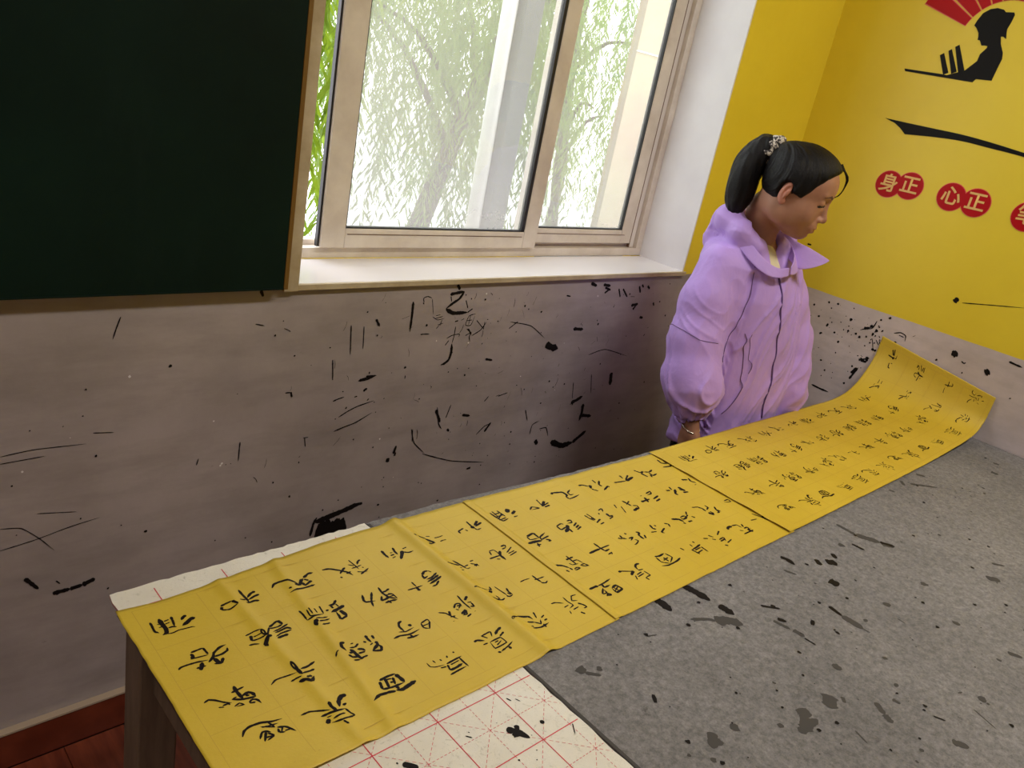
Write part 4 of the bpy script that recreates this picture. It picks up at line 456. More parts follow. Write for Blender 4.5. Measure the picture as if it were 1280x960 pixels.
def felt(name, x0, x1, y0, y1, m, rag):
    """a felt pad: top sheet with a slightly ragged outline and real thickness"""
    r = random.Random(rag); bm = bmesh.new(); pts = []
    yb0 = lambda x: -.457 if x < -1.9 else -.489
    def side(a, b, n):
        for i in range(n):
            t = i / n; pts.append((a[0] + (b[0] - a[0]) * t + r.uniform(-.0016, .0016), a[1] + (b[1] - a[1]) * t + r.uniform(-.0016, .0016)))
    side((x0, y0), (x1, y0), 120 if rag == 2 else 26); side((x1, y0), (x1, yb0(x1)), 60); EP = [(-2.366, -.457), (-1.95, -.456), (-1.78, -.456), (-1.62, -.466), (-1.48, -.474), (-1.33, -.479), (-1.16, -.482), (0, -.486)]
    yb = lambda x: float(np.interp(x, [q[0] for q in EP], [q[1] for q in EP]))
    k0 = len(pts); side((x1, y1), (x0, y1), 160 if rag == 2 else 40); pts[k0:] = [(a, b - y1 + yb(a)) for a, b in pts[k0:]]; side((x0, yb(x0) - .001), (x0, y0), 60)
    T = [bm.verts.new((x, y, .7040)) for x, y in pts]; B = [bm.verts.new((x, y, .7004)) for x, y in pts]
    bm.faces.new(T); n = len(T)
    for i in range(n): 
        f = bm.faces.new([T[i], B[i], B[(i + 1) % n], T[(i + 1) % n]]); f.material_index = 1
    bmesh.ops.recalc_face_normals(bm, faces=bm.faces)
    return link(name, to_mesh(bm, name), [m, m_feltedge if rag == 1 else m])
fw = felt('white_felt_pad', -2.366, -1.953, -1.60, -.458, m_feltw, 1); tag(fw, 'white felt pad printed with a red grid, at the left end of the table', 'felt pad')
fg = felt('grey_felt_pad', -1.950, -.004, -1.61, -.455, m_feltg, 2); tag(fg, 'long grey felt pad stained with ink, covering most of the table', 'felt pad')
boxes('ink_soaked_edge', [(-1.9515, -1.9460, -1.60, -.460, .70445, .70475)], m_ink_grey, fg)
bm = bmesh.new()
def gl(x0, y0, x1, y1, w=.0011, dash=None):
    L = math.hypot(x1 - x0, y1 - y0); dx, dy = (x1 - x0) / L, (y1 - y0) / L
    segs = [(0, L)] if not dash else [(t, min(L, t + dash * .6)) for t in np.arange(0, L, dash)]
    for a, b in segs:
        nx, ny = -dy * w / 2, dx * w / 2
        bm.faces.new([bm.verts.new((x0 + dx * t + nx * s, y0 + dy * t + ny * s, .70425 + .00001 * rnd.random())) for t, s in ((a, 1), (a, -1), (b, -1), (b, 1))])
GX = [-1.928 - .0955 * k for k in range(5)]; GX = [-1.962] + [-2.0180 - .0965 * k for k in range(4)]
GY = [-.783, -.876, -.968, -1.06, -1.152, -1.244, -1.336]
GX = [-1.9640, -2.020, -2.1165, -2.213, -2.31]
for y in [-.50, -.595, -.69] + GY: gl(-2.345, y, -1.956, y, .0014)
for x in GX[1:]: gl(x, -1.55, x, -.47, .0014)
for i in range(4):
    x1 = GX[1] - .0965 * (i - 1); x0 = x1 - .0965
    for j in range(10):
        y1 = -.50 - .0935 * j; y0 = y1 - .0935
        xm, ym = (x0 + x1) / 2, (y0 + y1) / 2; xe = min(x1, -1.956)
        f = (xe - x0) / (x1 - x0)
        if x0 < -2.36: continue
        gl(xm, y0, xm, y1, .0007, .006); gl(x0, ym, xe, ym, .0007, .006)
        gl(x0, y0, xe, y0 + (y1 - y0) * f, .0006, .008); gl(x0, y1, xe, y1 - (y1 - y0) * f, .0006, .008)
link('grid_print', to_mesh(bm, 'grid_print'), m_redline, fw)['kind'] = 'stuff'
marks('ink_stains', MARK_W, lambda a, b, e: (a, b, .7044 + e), m_ink_dry, fw, [((rnd.uniform(-2.3, -1.97), rnd.uniform(-1.2, -.88)), rnd.uniform(.0006, .002)) for i in range(22)])
G_dark = [q for i, q in enumerate(MARK_G) if i in (0, 1, 2, 5, 6, 8, 9, 10, 11, 12, 13, 18, 19, 20, 36, 37, 43, 44, 45, 52)]
G_grey = [q for q in MARK_G if q not in G_dark]
dots = [((rnd.uniform(-1.9, -.1), rnd.uniform(-1.5, -.88)), rnd.choice([.0008, .0012, .0016, .0025, .004])) for i in range(260)]
marks('ink_stains', G_dark, lambda a, b, e: (a, b, .7045 + e), m_ink_dry, fg, dots)
dots = [((rnd.uniform(-1.9, -.1), rnd.uniform(-1.5, -.88)), rnd.choice([.002, .003, .005, .008])) for i in range(60)]
marks('watery_stains', G_grey, lambda a, b, e: (a, b, .7043 + e), m_ink_grey, fg, dots)

# ------------------------------------------------------------------ the three sheets of calligraphy
def zsheet(x, y):
    h = .0004 + .0011 * (noise.noise(Vector((x * 3.1, y * 3.7, 1.3))) + .6) + .0006 * noise.noise(Vector((x * 11, y * 9, 4)))
    if x < -1.9: h += .0006
    h += .0068 * math.exp(-((x + 1.918 + .02 * y) / .013) ** 2) - .001 * math.exp(-((x + 1.945) / .02) ** 2)          # fold over the step between the pads
    h += .0034 * math.exp(-((x + 2.10 - .08 * y) / .010) ** 2) + .0030 * math.exp(-((x + 2.255 + .05 * y) / .009) ** 2)
    h += .0016 * math.exp(-((x + 1.50) / .02) ** 2) + .0015 * math.exp(-((x + 1.33) / .015) ** 2)
    return .7045 + max(h, .0003)
def sheetA(x, y):
    z = zsheet(x, y)
    edge = max(0, (-.80 - y)) / .06
    if x < -2.19: z += .006 * edge * edge * max(0, math.sin((x + 2.36) * 18)) 
    return (x, y, z)
def sheetB(x, y):
    z = zsheet(x, y) + .0006
    if x < -1.735: z += .0016
    return (x, y, z)
FAR = [(-1.19, .7065), (-.9, .7065), (-.6, .7065), (-.40, .707), (-.25, .7075), (-.153, .718), (-.093, .742), (-.045, .785), (-.014, .836), (-.010, .905)]
NEAR = [(-1.19, .7075), (-.9, .7070), (-.6, .708), (-.40, .711), (-.25, .716), (-.13, .725), (-.06, .738), (-.022, .765), (-.012, .803), (-.008, .843)]
FT = np.array(catmull(FAR, 400)); NTc = np.array(catmull(NEAR, 400)); MID = (FT + NTc) / 2
ARC = np.concatenate([[0], np.cumsum(np.linalg.norm(np.diff(MID, axis=0), axis=1))])
def sheetC(u, v):       # u along the scroll, v across it from the far edge
    t = float(np.interp(u, ARC, np.arange(400))); i = min(int(t), 398); f = t - i; v = max(0., min(.374, v)); w = v / .374
    a = FT[i] * (1 - f) + FT[i + 1] * f; b = NTc[i] * (1 - f) + NTc[i + 1] * f; c = a * (1 - w) + b * w
    z = c[1] + .0012 * noise.noise(Vector((u * 6, v * 8, 7))) + .0012
    # curled far rim
    z += .0022 * math.exp(-u / .03) * (.4 + .6 * math.sin(v * 40) ** 2)
    return (min(c[0] + (.0025 * noise.noise(Vector((u * 9, v * 6, 2))) if c[1] > .73 else 0), -.004), -.486 - v, z)
def edge_noise(t, s): return .0016 * noise.noise(Vector((t * 14, s, 0))) + .0007 * noise.noise(Vector((t * 60, s, 5)))
EFX = [-2.37, -2.32, -2.19, -2.05, -1.92, -1.74, -1.62, -1.49, -1.34, -1.17]; EFY = [-.497, -.503, -.491, -.478, -.474, -.474, -.479, -.485, -.489, -.494]
def build_sheet(name, f, x0, x1, y0, y1, nx, ny, seed):
    vs = []; fs = []
    for i in range(nx + 1):
        for j in range(ny + 1):
            s, t = i / nx, j / ny
            a = x0 + (x1 - x0) * s; b = y0 + (y1 - y0) * t
            b += edge_noise(a, seed) * (1 - t) * (t < .2) + edge_noise(a, seed + 3) * t * (t > .8)
            if y1 < 0: b += (float(np.interp(a, EFX, EFY)) - y1) * t ** 6
            a += edge_noise(b, seed + 7) * ((s < .05) * 1.0 + (s > .95) * 1.0)
            vs.append(f(a, b))
    for i in range(nx):
        for j in range(ny):
            q = i * (ny + 1) + j; fs.append((q, q + 1, q + ny + 2, q + ny + 1))
    me = bpy.data.meshes.new(name); me.from_pydata(vs, [], fs); me.update()
    o = link(name, me, m_paper, None, True)
    md = o.modifiers.new('thickness', 'SOLIDIFY'); md.thickness = .00022; md.offset = -1
    return o
PA = build_sheet('calligraphy_sheet', sheetA, -2.3700, -1.742, -.860, -.490, 170, 50, 1)
PB = build_sheet('calligraphy_sheet', sheetB, -1.750, -1.172, -.860, -.490, 160, 50, 2)
PC = build_sheet('calligraphy_sheet', sheetC, 0.0, float(ARC[-1]), 0.0, .374, 330, 60, 3)
tag(PA, 'yellow paper sheet with large black brush characters at the left end of the table', 'paper', 'joined calligraphy sheets')
tag(PB, 'middle yellow paper sheet with brush characters, between the left and far sheets', 'paper', 'joined calligraphy sheets')
tag(PC, 'far yellow paper sheet whose end curls up against the right wall', 'paper', 'joined calligraphy sheets')
AB_a = [q for q in INK_AB if np.mean([p[0] for p in q[1]]) < -1.746]
AB_b = [q for q in INK_AB if np.mean([p[0] for p in q[1]]) >= -1.746]
def fA(a, b, e): p = sheetA(a, b); return (p[0], p[1], p[2] + .00045 + e)
def fB(a, b, e): p = sheetB(a, b); return (p[0], p[1], p[2] + .00045 + e)
def fC(a, b, e):
    p = sheetC(a, b); k = .0005 + e
    s = min(1., max(0., (p[2] - .72) / .06))
    return (p[0] - k * s, p[1], p[2] + k * (1.15 - s))
def write(strokes, key, f, parent):
    g = {}
    for w, q in strokes: g.setdefault(key(np.mean([p[0] for p in q]), np.mean([p[1] for p in q])), []).append((w, q))
    for k in sorted(g): marks('brush_character', g[k], f, m_ink, parent)
kAB = lambda x, y: (int(round((x + 2.310) / .0865)), int(round((-.553 - y) / .0813)))
write(AB_a, kAB, fA, PA)
write(AB_b, kAB, fB, PB)
# the same text again on the third sheet: the glyphs of the first one, cell by cell
cell = {}
for w, s in AB_a:
    cx, cy = np.mean([p[0] for p in s]), np.mean([p[1] for p in s])
    c = int(round((cx + 2.310) / .0865)); r = int(round((-.553 - cy) / .0813)); 
    cell.setdefault((c, r), []).append((w, [(p[0] + 2.310 - c * .0865, p[1] + .553 + r * .0813) for p in s]))
UC = [.082, .178, .252, .345, .432, .512, .598, .676, .766, .857, .946, 1.058, 1.148, 1.235]
ink_c = []
for c, u in enumerate(UC):
    for r in range(4):
        g = cell.get((c % 7, r), [])
        s_ = rnd.uniform(.78, .92); ro = rnd.uniform(-.1, .1)
        for w, s in g:
            ink_c.append((w * .72, [(u + s_ * (p[0] + ro * p[1]), .058 + r * .0885 - s_ * (p[1] - ro * p[0])) for p in s]))
write(ink_c, lambda u, v: (int(np.argmin(np.abs(np.array(UC) - u))), int(round((v - .058) / .0885))), fC, PC)
# pale printed ruling
def ruling(f, U, V, w=.0008):
    out = []
    for u in U:
        n = 18; out.append((w, [(u, V[0] + (V[-1] - V[0]) * k / n) for k in range(n + 1)]))
    for v in V:
        n = max(3, int(abs(U[-1] - U[0]) / .03)); out.append((w, [(U[0] + (U[-1] - U[0]) * k / n, v) for k in range(n + 1)]))
    return out
VR = [-.508, -.595, -.676, -.757, -.840]
def rule_mesh(U, V, f, parent):
    bm = bmesh.new()
    for w, s in ruling(f, U, V):
        prev = None
        for i, p in enumerate(s):
            q = np.array(s[min(i + 1, len(s) - 1)]) - np.array(s[max(i - 1, 0)]); q = q / np.linalg.norm(q); n_ = np.array([-q[1], q[0]]) * w / 2
            a = bm.verts.new(f(p[0] + n_[0], p[1] + n_[1], -.0002)); b = bm.verts.new(f(p[0] - n_[0], p[1] - n_[1], -.0002))
            if prev: bm.faces.new([prev[0], a, b, prev[1]])
            prev = (a, b)
    link('printed_ruling', to_mesh(bm, 'printed_ruling'), m_pline, parent)['kind'] = 'stuff'
rule_mesh([-2.353 + .0865 * k for k in range(8)], VR, fA, PA)
rule_mesh([-1.742 + .0865 * k for k in range(7)], VR, fB, PB)
rule_mesh([.038 + .0872 * k for k in range(15)], [.014, .103, .191, .280, .360], fC, PC)

# ------------------------------------------------------------------ outside the window
m_leafA = mat('willow_leaf_bright', (.28, .50, .03), .5); m_leafB = mat('willow_leaf_green', (.14, .30, .05), .5)
for mm, c0, c1 in ((m_leafA, (.10, .22, .008), (.26, .36, .025)), (m_leafB, (.085, .17, .03), (.22, .31, .07))):
    N = NT(mm); N.color(N.ramp(N.noise(5, 3), .3, c0, .7, c1))
    tl = N.n('ShaderNodeBsdfTranslucent'); tl.inputs[0].default_value = (*[v * .9 for v in c1], 1)
    mx = N.n('ShaderNodeMixShader'); mx.inputs[0].default_value = .55
    N.l(N.b.outputs[0], mx.inputs[1]); N.l(tl.outputs[0], mx.inputs[2])
    N.l(mx.outputs[0], [n for n in N.t.nodes if n.type == 'OUTPUT_MATERIAL'][0].inputs[0])
m_bark = mat('willow_bark', (.16, .12, .09), .9)
N = NT(m_bark); N.color(N.ramp(N.noise(20, 6, .7, N.mapped((3, 3, .6))), .35, (.05, .036, .03), .7, (.13, .10, .08))); N.bump(N.noise(25, 6, .7, N.mapped((3, 3, .6))), .8, .02)
m_gr0 = None
m_ground = mat('garden_ground', (.20, .24, .10), .95)
N = NT(m_ground); N.color(N.ramp(N.noise(3, 8, .7), .35, (.07, .085, .03), .65, (.14, .125, .09)))
m_pinkwall = mat('pink_exterior_render', (.72, .56, .44), .9)
N = NT(m_pinkwall); N.color(N.ramp(N.noise(2, 5), .3, (.36, .26, .20), .7, (.40, .36, .24)))
m_farwall = mat('far_building_render', (.78, .78, .76), .9)
m_farwin = mat('far_window_dark', (.30, .34, .36), .3)
gd = boxes('garden_ground', [(-14, 20, .265, 5.4, -.65, -.60)], m_ground)
m_farground = mat('glare_white_ground', (.72, .72, .70), .9)  # far ground coloured pale to imitate overexposed glare
yd = boxes('far_pale_ground', [(-14, 20, 5.4, 40, -.65, -.60)], m_farground); tag(yd, 'far ground made pale to burn out white beyond the willows', None, None, 'structure')
m_litface = mat('lit_face_white', (.86, .86, .84), .5)  # white strip added to paint the post's brightly lit side
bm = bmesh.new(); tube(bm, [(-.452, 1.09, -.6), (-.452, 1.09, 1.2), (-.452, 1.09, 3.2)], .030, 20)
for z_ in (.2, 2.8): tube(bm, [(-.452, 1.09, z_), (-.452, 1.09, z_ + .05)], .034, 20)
tag(link('lit_post_face', to_mesh(bm, 'lit_post_face'), m_litface, None, True), 'white strip outside painting the bright lit side of the grey post', 'lit_face'); tag(gd, 'garden ground outside the window', None, None, 'structure')
def willow(name, x, y, trunk, r0, seed, nstr, region, mleaf, label, leafw=1.15):
    t = empty(name, (x, y, -.6)); tag(t, label, 'tree'); bpy.context.view_layer.update()
    r = random.Random(seed); bm = bmesh.new()
    P = catmull(trunk, 14); tube(bm, [tuple(p) for p in P], [r0 * (1 - .55 * i / 13) for i in range(14)], 10)
    top = P[-1]
    child_at(link('trunk', to_mesh(bm, 'trunk'), m_bark, None, True), t)
    bm = bmesh.new()
    for k in range(9):
        i = 5 + k; b = P[min(i, 13)]; a = r.uniform(0, 6.28); l = r.uniform(.25, .6) if x < 0 else r.uniform(.5, 1.0)
        e = b + np.array([math.cos(a) * l, math.sin(a) * l, r.uniform(.2, .9)])
        tube(bm, [tuple(p) for p in catmull([b, (b + e) / 2 + np.array([0, 0, .15]), e], 7)], [r0 * .35 * (1 - i2 / 8) for i2 in range(7)], 6)
    child_at(link('branches', to_mesh(bm, 'branches'), m_bark, None, True), t)
    vs = []; fs = []
    cen = [(r.uniform(region[0], region[1]), r.uniform(region[2], region[3]), r.uniform(1.5, 3.0)) for _ in range(max(1, nstr // 6))]
    for k in range(nstr):
        cc = cen[k // 6 % len(cen)]; sx_ = min(region[1], max(region[0], cc[0] + r.gauss(0, .10))); sy_ = min(region[3], max(region[2], cc[1] + r.gauss(0, .10)))
        z1 = cc[2] + r.uniform(-.2, .5); L = r.uniform(.9, 2.2); dx, dy = r.gauss(0, .10), r.gauss(0, .10)
        n = int(L / .030)
        for j in range(n):
            s = j / n; px_ = sx_ + dx * s * L + .04 * math.sin(s * 7 + k); py_ = sy_ + dy * s * L; pz = z1 - s * L
            if pz < region[4]: break
            a = r.uniform(0, 6.28); ll = r.uniform(.045, .095) * leafw; w = ll * .085
            d = np.array([math.cos(a) * .45, math.sin(a) * .45, -1 + r.uniform(-.15, .6)]); d /= np.linalg.norm(d)
            sd = np.cross(d, [math.cos(a + 1.2), math.sin(a + 1.2), .3]); sd /= np.linalg.norm(sd) + 1e-9
            p = np.array([px_, py_, pz]); b = len(vs); bend = np.array([0, 0, -ll * .12])
            vs += [tuple(p), tuple(p + d * ll * .45 + sd * w), tuple(p + d * ll * .45 - sd * w), tuple(p + d * ll + bend)]
            fs += [(b, b + 1, b + 2), (b + 1, b + 3, b + 2)]
    me = bpy.data.meshes.new('foliage'); me.from_pydata(vs, [], fs); me.update()
    o = child_at(link('foliage', me, mleaf), t); o['kind'] = 'stuff'
    return t
WB = (2.25, 4.6, 3.1, 5.2, .2)
willow('willow_tree', 3.4, 4.2, [(3.5, 4.3, -.6), (3.45, 4.3, .6), (3.3, 4.3, 1.8), (3.4, 4.3, 3.2)], .08, 31, 260, WB, m_leafB, 'hazy willow farther off, seen through the right window pane')
willow('willow_tree', .55, 3.0, [(.35, 3.0, -.6), (.72, 3.0, .3), (.93, 3.0, .95), (1.14, 3.0, 1.5), (1.55, 3.1, 2.2), (1.8, 3.2, 3.2)], .085, 11, 420, (-.35, 1.62, 2.2, 4.2, .35), m_leafB, 'leaning willow tree with drooping pale green leaves outside the dusty glass')
willow('willow_tree', -1.2, 2.1, [(-1.5, 2.4, -.6), (-1.45, 2.4, .6), (-1.3, 2.4, 1.8), (-1.25, 2.3, 3.2)], .05, 23, 110, (-1.75, -.85, 1.25, 1.95, .45), m_leafA, 'bright green willow sprays seen through the open gap beside the chalkboard', 1.6)
post = boxes('concrete_post', [(-.415, -.320, 1.04, 1.14, -.6, 3.2)], m_concrete, None, .004); tag(post, 'concrete post painted in its shaded grey, standing outside behind the left window pane', 'post')
pil = empty('building_wing', (1.9, 1.5, -.6)); tag(pil, 'pale pink rendered wall strip outside at the right edge of the window', 'building'); bpy.context.view_layer.update()
child_at(boxes('wall', [(.84, 1.5, 1.5, 1.55, -.6, 4.0)], m_pinkwall), pil)
child_at(boxes('ledge', [(.835, 1.5, 1.49, 1.4995, 1.70, 1.706)], m_farwall), pil)

# ------------------------------------------------------------------ the girl: smooth-blended solids meshed by surface nets
class Field:
    def __init__(s, lo, hi, h):
        s.lo = np.array(lo, float); s.h = h
        s.n = (np.ceil((np.array(hi) - s.lo) / h).astype(int) + 1)
        s.ax = [s.lo[i] + h * np.arange(s.n[i]) for i in range(3)]
        s.f = np.full(tuple(s.n), 1.0, np.float32)
    def _sub(s, lo, hi, m):
        i0 = [max(0, int((lo[i] - m - s.lo[i]) / s.h)) for i in range(3)]
        i1 = [min(s.n[i], int((hi[i] + m - s.lo[i]) / s.h) + 2) for i in range(3)]
        if any(a >= b for a, b in zip(i0, i1)): return None, None
        sl = tuple(slice(a, b) for a, b in zip(i0, i1))
        X, Y, Z = np.meshgrid(*[s.ax[i][sl[i]] for i in range(3)], indexing='ij')
        return sl, (X, Y, Z)
    def comb(s, sl, d, k, op='add'):
        a = s.f[sl]
        if op == 'add':
            if k <= 0: s.f[sl] = np.minimum(a, d); return
            h = np.clip(.5 + .5 * (a - d) / k, 0, 1); s.f[sl] = a * (1 - h) + d * h - k * h * (1 - h)
        else:
            d = -d
            if k <= 0: s.f[sl] = np.maximum(a, d); return
            h = np.clip(.5 - .5 * (a - d) / k, 0, 1); s.f[sl] = a * (1 - h) + d * h + k * h * (1 - h)
    def ell(s, c, r, k=.01, R=None, op='add'):
        r = np.array(r, float); c = np.array(c, float); m = r.max()
        sl, G = s._sub(c - m, c + m, k + .02)
        if sl is None: return
        P = [G[i] - c[i] for i in range(3)]
        if R is not None:
            R = np.array(R); P = [sum(R[j][i] * P[j] for j in range(3)) for i in range(3)]
        k0 = np.sqrt(sum((P[i] / r[i]) ** 2 for i in range(3))); k1 = np.sqrt(sum((P[i] / r[i] ** 2) ** 2 for i in range(3))) + 1e-9
        s.comb(sl, (k0 * (k0 - 1) / k1).astype(np.float32), k, op)
    def cone(s, a, b, ra, rb, k=.01, op='add', sq=(1, 1, 1)):
        a = np.array(a, float); b = np.array(b, float); m = max(ra, rb)
        sl, G = s._sub(np.minimum(a, b) - m, np.maximum(a, b) + m, k + .02)
        if sl is None: return
        ab = b - a; L = float(ab @ ab) + 1e-12
        t = np.clip(sum((G[i] - a[i]) * ab[i] for i in range(3)) / L, 0, 1)
        d = np.sqrt(sum(((G[i] - a[i] - t * ab[i]) / sq[i]) ** 2 for i in range(3))) - (ra + (rb - ra) * t)
        s.comb(sl, d.astype(np.float32), k, op)
    def chain(s, pts, rs, k=.01, sq=(1, 1, 1)):
        for i in range(len(pts) - 1): s.cone(pts[i], pts[i + 1], rs[i], rs[i + 1], k, 'add', sq)
    def func(s, lo, hi, fn, k=.01, op='add'):
        sl, G = s._sub(np.array(lo), np.array(hi), k + .01)
        if sl is None: return
        s.comb(sl, fn(*G).astype(np.float32), k, op)
    def mesh(s):
        f = s.f; ins = f < 0; c = [slice(0, -1), slice(1, None)]
        cnt = np.zeros(tuple(np.array(f.shape) - 1), np.int8)
        for i in (0, 1):
            for j in (0, 1):
                for k in (0, 1): cnt += ins[c[i], c[j], c[k]]
        act = (cnt > 0) & (cnt < 8); idx = np.full(act.shape, -1, np.int64); A = np.argwhere(act); idx[act] = np.arange(len(A))
        acc = np.zeros((len(A), 3)); num = np.zeros(len(A))
        for ax in range(3):
            o1, o2 = [q for q in range(3) if q != ax]
            for u in (0, 1):
                for v in (0, 1):
                    p = A.copy(); p[:, o1] += u; p[:, o2] += v; q = p.copy(); q[:, ax] += 1
                    fa = f[tuple(p.T)]; fb = f[tuple(q.T)]; cr = (fa < 0) != (fb < 0)
                    t = np.where(cr, fa / (fa - fb + 1e-12), 0); pt = p.astype(float); pt[:, ax] += t
                    acc[cr] += pt[cr]; num[cr] += 1
        V = acc / num[:, None] * s.h + s.lo
        F = []
        for ax in range(3):
            o1, o2 = [(1, 2), (2, 0), (0, 1)][ax]
            sa = [slice(None)] * 3; sb = [slice(None)] * 3; sa[ax] = slice(0, -1); sb[ax] = slice(1, None)
            cr = ins[tuple(sa)] != ins[tuple(sb)]; E_ = np.argwhere(cr)
            E_ = E_[(E_[:, o1] > 0) & (E_[:, o2] > 0) & (E_[:, o1] < f.shape[o1] - 1) & (E_[:, o2] < f.shape[o2] - 1)]
            if not len(E_): continue
            def I(d1, d2):
                q = E_.copy(); q[:, o1] -= d1; q[:, o2] -= d2; return idx[tuple(q.T)]
            Q = np.stack([I(1, 1), I(0, 1), I(0, 0), I(1, 0)], 1)
            pos = ins[tuple(E_.T)]; Q[~pos] = Q[~pos][:, ::-1]
            F.append(Q[(Q >= 0).all(1)])
        return V, np.concatenate(F)
def np_mesh(name, V, F):
    me = bpy.data.meshes.new(name); me.vertices.add(len(V)); me.vertices.foreach_set('co', V.astype(np.float32).ravel())
    me.loops.add(F.size); me.loops.foreach_set('vertex_index', F.astype(np.int32).ravel())
    me.polygons.add(len(F)); me.polygons.foreach_set('loop_start', np.arange(0, F.size, 4, dtype=np.int32)); me.polygons.foreach_set('loop_total', np.full(len(F), 4, np.int32))
    me.update(calc_edges=True); me.validate(); return me
def vnormals(V, F):
    n = np.cross(V[F[:, 2]] - V[F[:, 0]], V[F[:, 3]] - V[F[:, 1]]); out = np.zeros_like(V)
    for i in range(4): np.add.at(out, F[:, i], n)
    return out / (np.linalg.norm(out, axis=1)[:, None] + 1e-12)
def relax(V, F, n=2, w=.5):
    for _ in range(n):
        acc = np.zeros_like(V); c = np.zeros(len(V))
        for i in range(4):
            for j in (1, 3):
                np.add.at(acc, F[:, i], V[F[:, (i + j) % 4]]); np.add.at(c, F[:, i], 1)
        V = V + w * (acc / c[:, None] - V)
    return V

GROOT = (-.68, -.32, 0.); GROT = math.radians(171.4)
girl = empty('person', GROOT, GROT); bpy.context.view_layer.update()
tag(girl, 'girl in a light purple hooded jacket with a black ponytail, looking down behind the table', 'person')

# head frame: X her right, Y forward, Z up, origin between the ears
HA, HP = math.radians(31), math.radians(16)
HC = np.array([.012, .060, 1.317]); HS = 1.03
def rotz(a): return np.array([[math.cos(a), -math.sin(a), 0], [math.sin(a), math.cos(a), 0], [0, 0, 1]])
def rotx(a): return np.array([[1, 0, 0], [0, math.cos(a), -math.sin(a)], [0, math.sin(a), math.cos(a)]])
HM = rotz(HA) @ rotx(-HP)
def h2l(V): return (np.asarray(V) * HS) @ HM.T + HC
def l2h(p): return ((np.asarray(p, float) - HC) @ HM) / HS

m_skin = mat('skin', (.46, .235, .155), .5)
N = NT(m_skin); N.color(N.ramp(N.noise(30, 4), .3, (.37, .170, .105), .7, (.43, .215, .135))); N.b.inputs['Subsurface Weight'].default_value = .12; N.b.inputs['Subsurface Radius'].default_value = (.012, .005, .003); N.b.inputs['Subsurface Scale'].default_value = .5
m_lip = mat('lips', (.36, .105, .085), .4)
m_cheek = mat('warm_ear_skin', (.50, .20, .13), .5)
m_brow = mat('eyebrow_hair', (.10, .050, .035), .8)
m_lash = mat('eyelash', (.02, .012, .010), .7)
m_hair = mat('black_hair', (.009, .007, .008), .38, Specular_IOR_Level=.22)
N = NT(m_hair); hs = N.noise(26, 8, .75, N.mapped((7, 1.0, 1.0), (.3, .25, 0))); N.color(N.ramp(hs, .35, (.002, .0017, .002), .75, (.008, .0062, .0068))); N.bump(hs, .55, .006); N.rough(N.ramp(hs, .3, (.30, .30, .30), .7, (.55, .55, .55)))
m_jacket = mat('lilac_jacket_cloth', (.40, .24, .62), .62)
N = NT(m_jacket)
N.color(N.ramp(N.noise(7, 5), .3, (.47, .29, .76), .7, (.54, .34, .84)))
w1 = N.noise(13, 3, .5, N.mapped((1, 1, .55)), .9); w2 = N.noise(42, 4, .6, N.mapped((1, 1, .7)), .6)
N.bump(N.math('ADD', w1, N.math('MULTIPLY', w2, .28)), .30, .014); N.b.inputs['Sheen Weight'].default_value = .15
m_seam = mat('jacket_seam_dark', (.13, .065, .22), .7)
m_zip = mat('purple_zip', (.12, .06, .23), .4)
m_shirt = mat('cream_tee', (.74, .66, .42), .85)
m_pants = mat('black_track_trousers', (.016, .018, .020), .75)
m_shoe = mat('white_trainer', (.5, .5, .5), .6)
m_bangle = mat('silver_bangle', (.75, .70, .62), .22, Metallic=1.0)

# --- head and neck (2 mm)
H = Field((-.105, -.13, -.235), (.105, .135, .145), .0022)
H.ell((0, .005, .035), (.073, .081, .083), 0)
H.ell((0, .034, -.016), (.0585, .060, .068), .03)
H.ell((0, .055, .045), (.058, .040, .045), .03)
H.ell((0, .054, -.058), (.038, .035, .032), .025)
H.ell((0, .077, -.073), (.017, .014, .013), .02)
for sx_ in (-1, 1):
    H.ell((sx_ * .040, .052, -.025), (.024, .032, .030), .022)
    H.ell((sx_ * .045, .015, -.048), (.018, .035, .028), .022)
H.ell((0, .093, -.046), (.026, .010, .020), .014)
# nose
H.cone((0, .088, .020), (0, .104, -.014), .0062, .0085, .010)
H.ell((0, .107, -.020), (.0095, .0088, .0085), .006)
for sx_ in (-1, 1): H.ell((sx_ * .0105, .0985, -.024), (.0075, .0085, .0065), .005)
for sx_ in (-1, 1): H.ell((sx_ * .006, .1035, -.0305), (.0033, .0045, .0030), .002, op='sub')
# eye sockets, lids
for sx_ in (-1, 1):
    H.ell((sx_ * .032, .103, .017), (.018, .017, .012), .012, op='sub')
    H.ell((sx_ * .032, .0785, .0145), (.0155, .0125, .0105), .006)
    H.ell((sx_ * .033, .0905, .0085), (.0145, .0040, .0012), .002, op='sub')
    H.cone((sx_ * .015, .092, .034), (sx_ * .047, .080, .036), .0045, .004, .008)
# lips
H.ell((0, .1025, -.0380), (.0050, .004, .006), .004, op='sub')
H.ell((0, .0985, -.0460), (.0195, .0068, .0048), .005)
H.ell((0, .0970, -.0555), (.0165, .0068, .0055), .005)
H.ell((0, .1035, -.0508), (.0225, .0075, .0011), .002, op='sub')
H.ell((0, .099, -.0645), (.014, .006, .004), .005, op='sub')
# ears
Re = rotz(math.radians(18))
for sx_ in (-1, 1):
    R_ = np.array([[1, 0, 0], [0, 1, 0], [0, 0, 1]]) @ rotz(-sx_ * math.radians(22)) @ rotx(math.radians(-10))
    H.ell((sx_ * .0735, -.004, .002), (.0062, .0122, .0255), .004, R_)
    H.ell((sx_ * .0725, .001, -.021), (.0052, .0085, .009), .004)
    H.ell((sx_ * .0805, .001, .004), (.0048, .0078, .0180), .002, R_, op='sub')
    H.ell((sx_ * .0795, .002, .000), (.004, .005, .012), .003, R_)
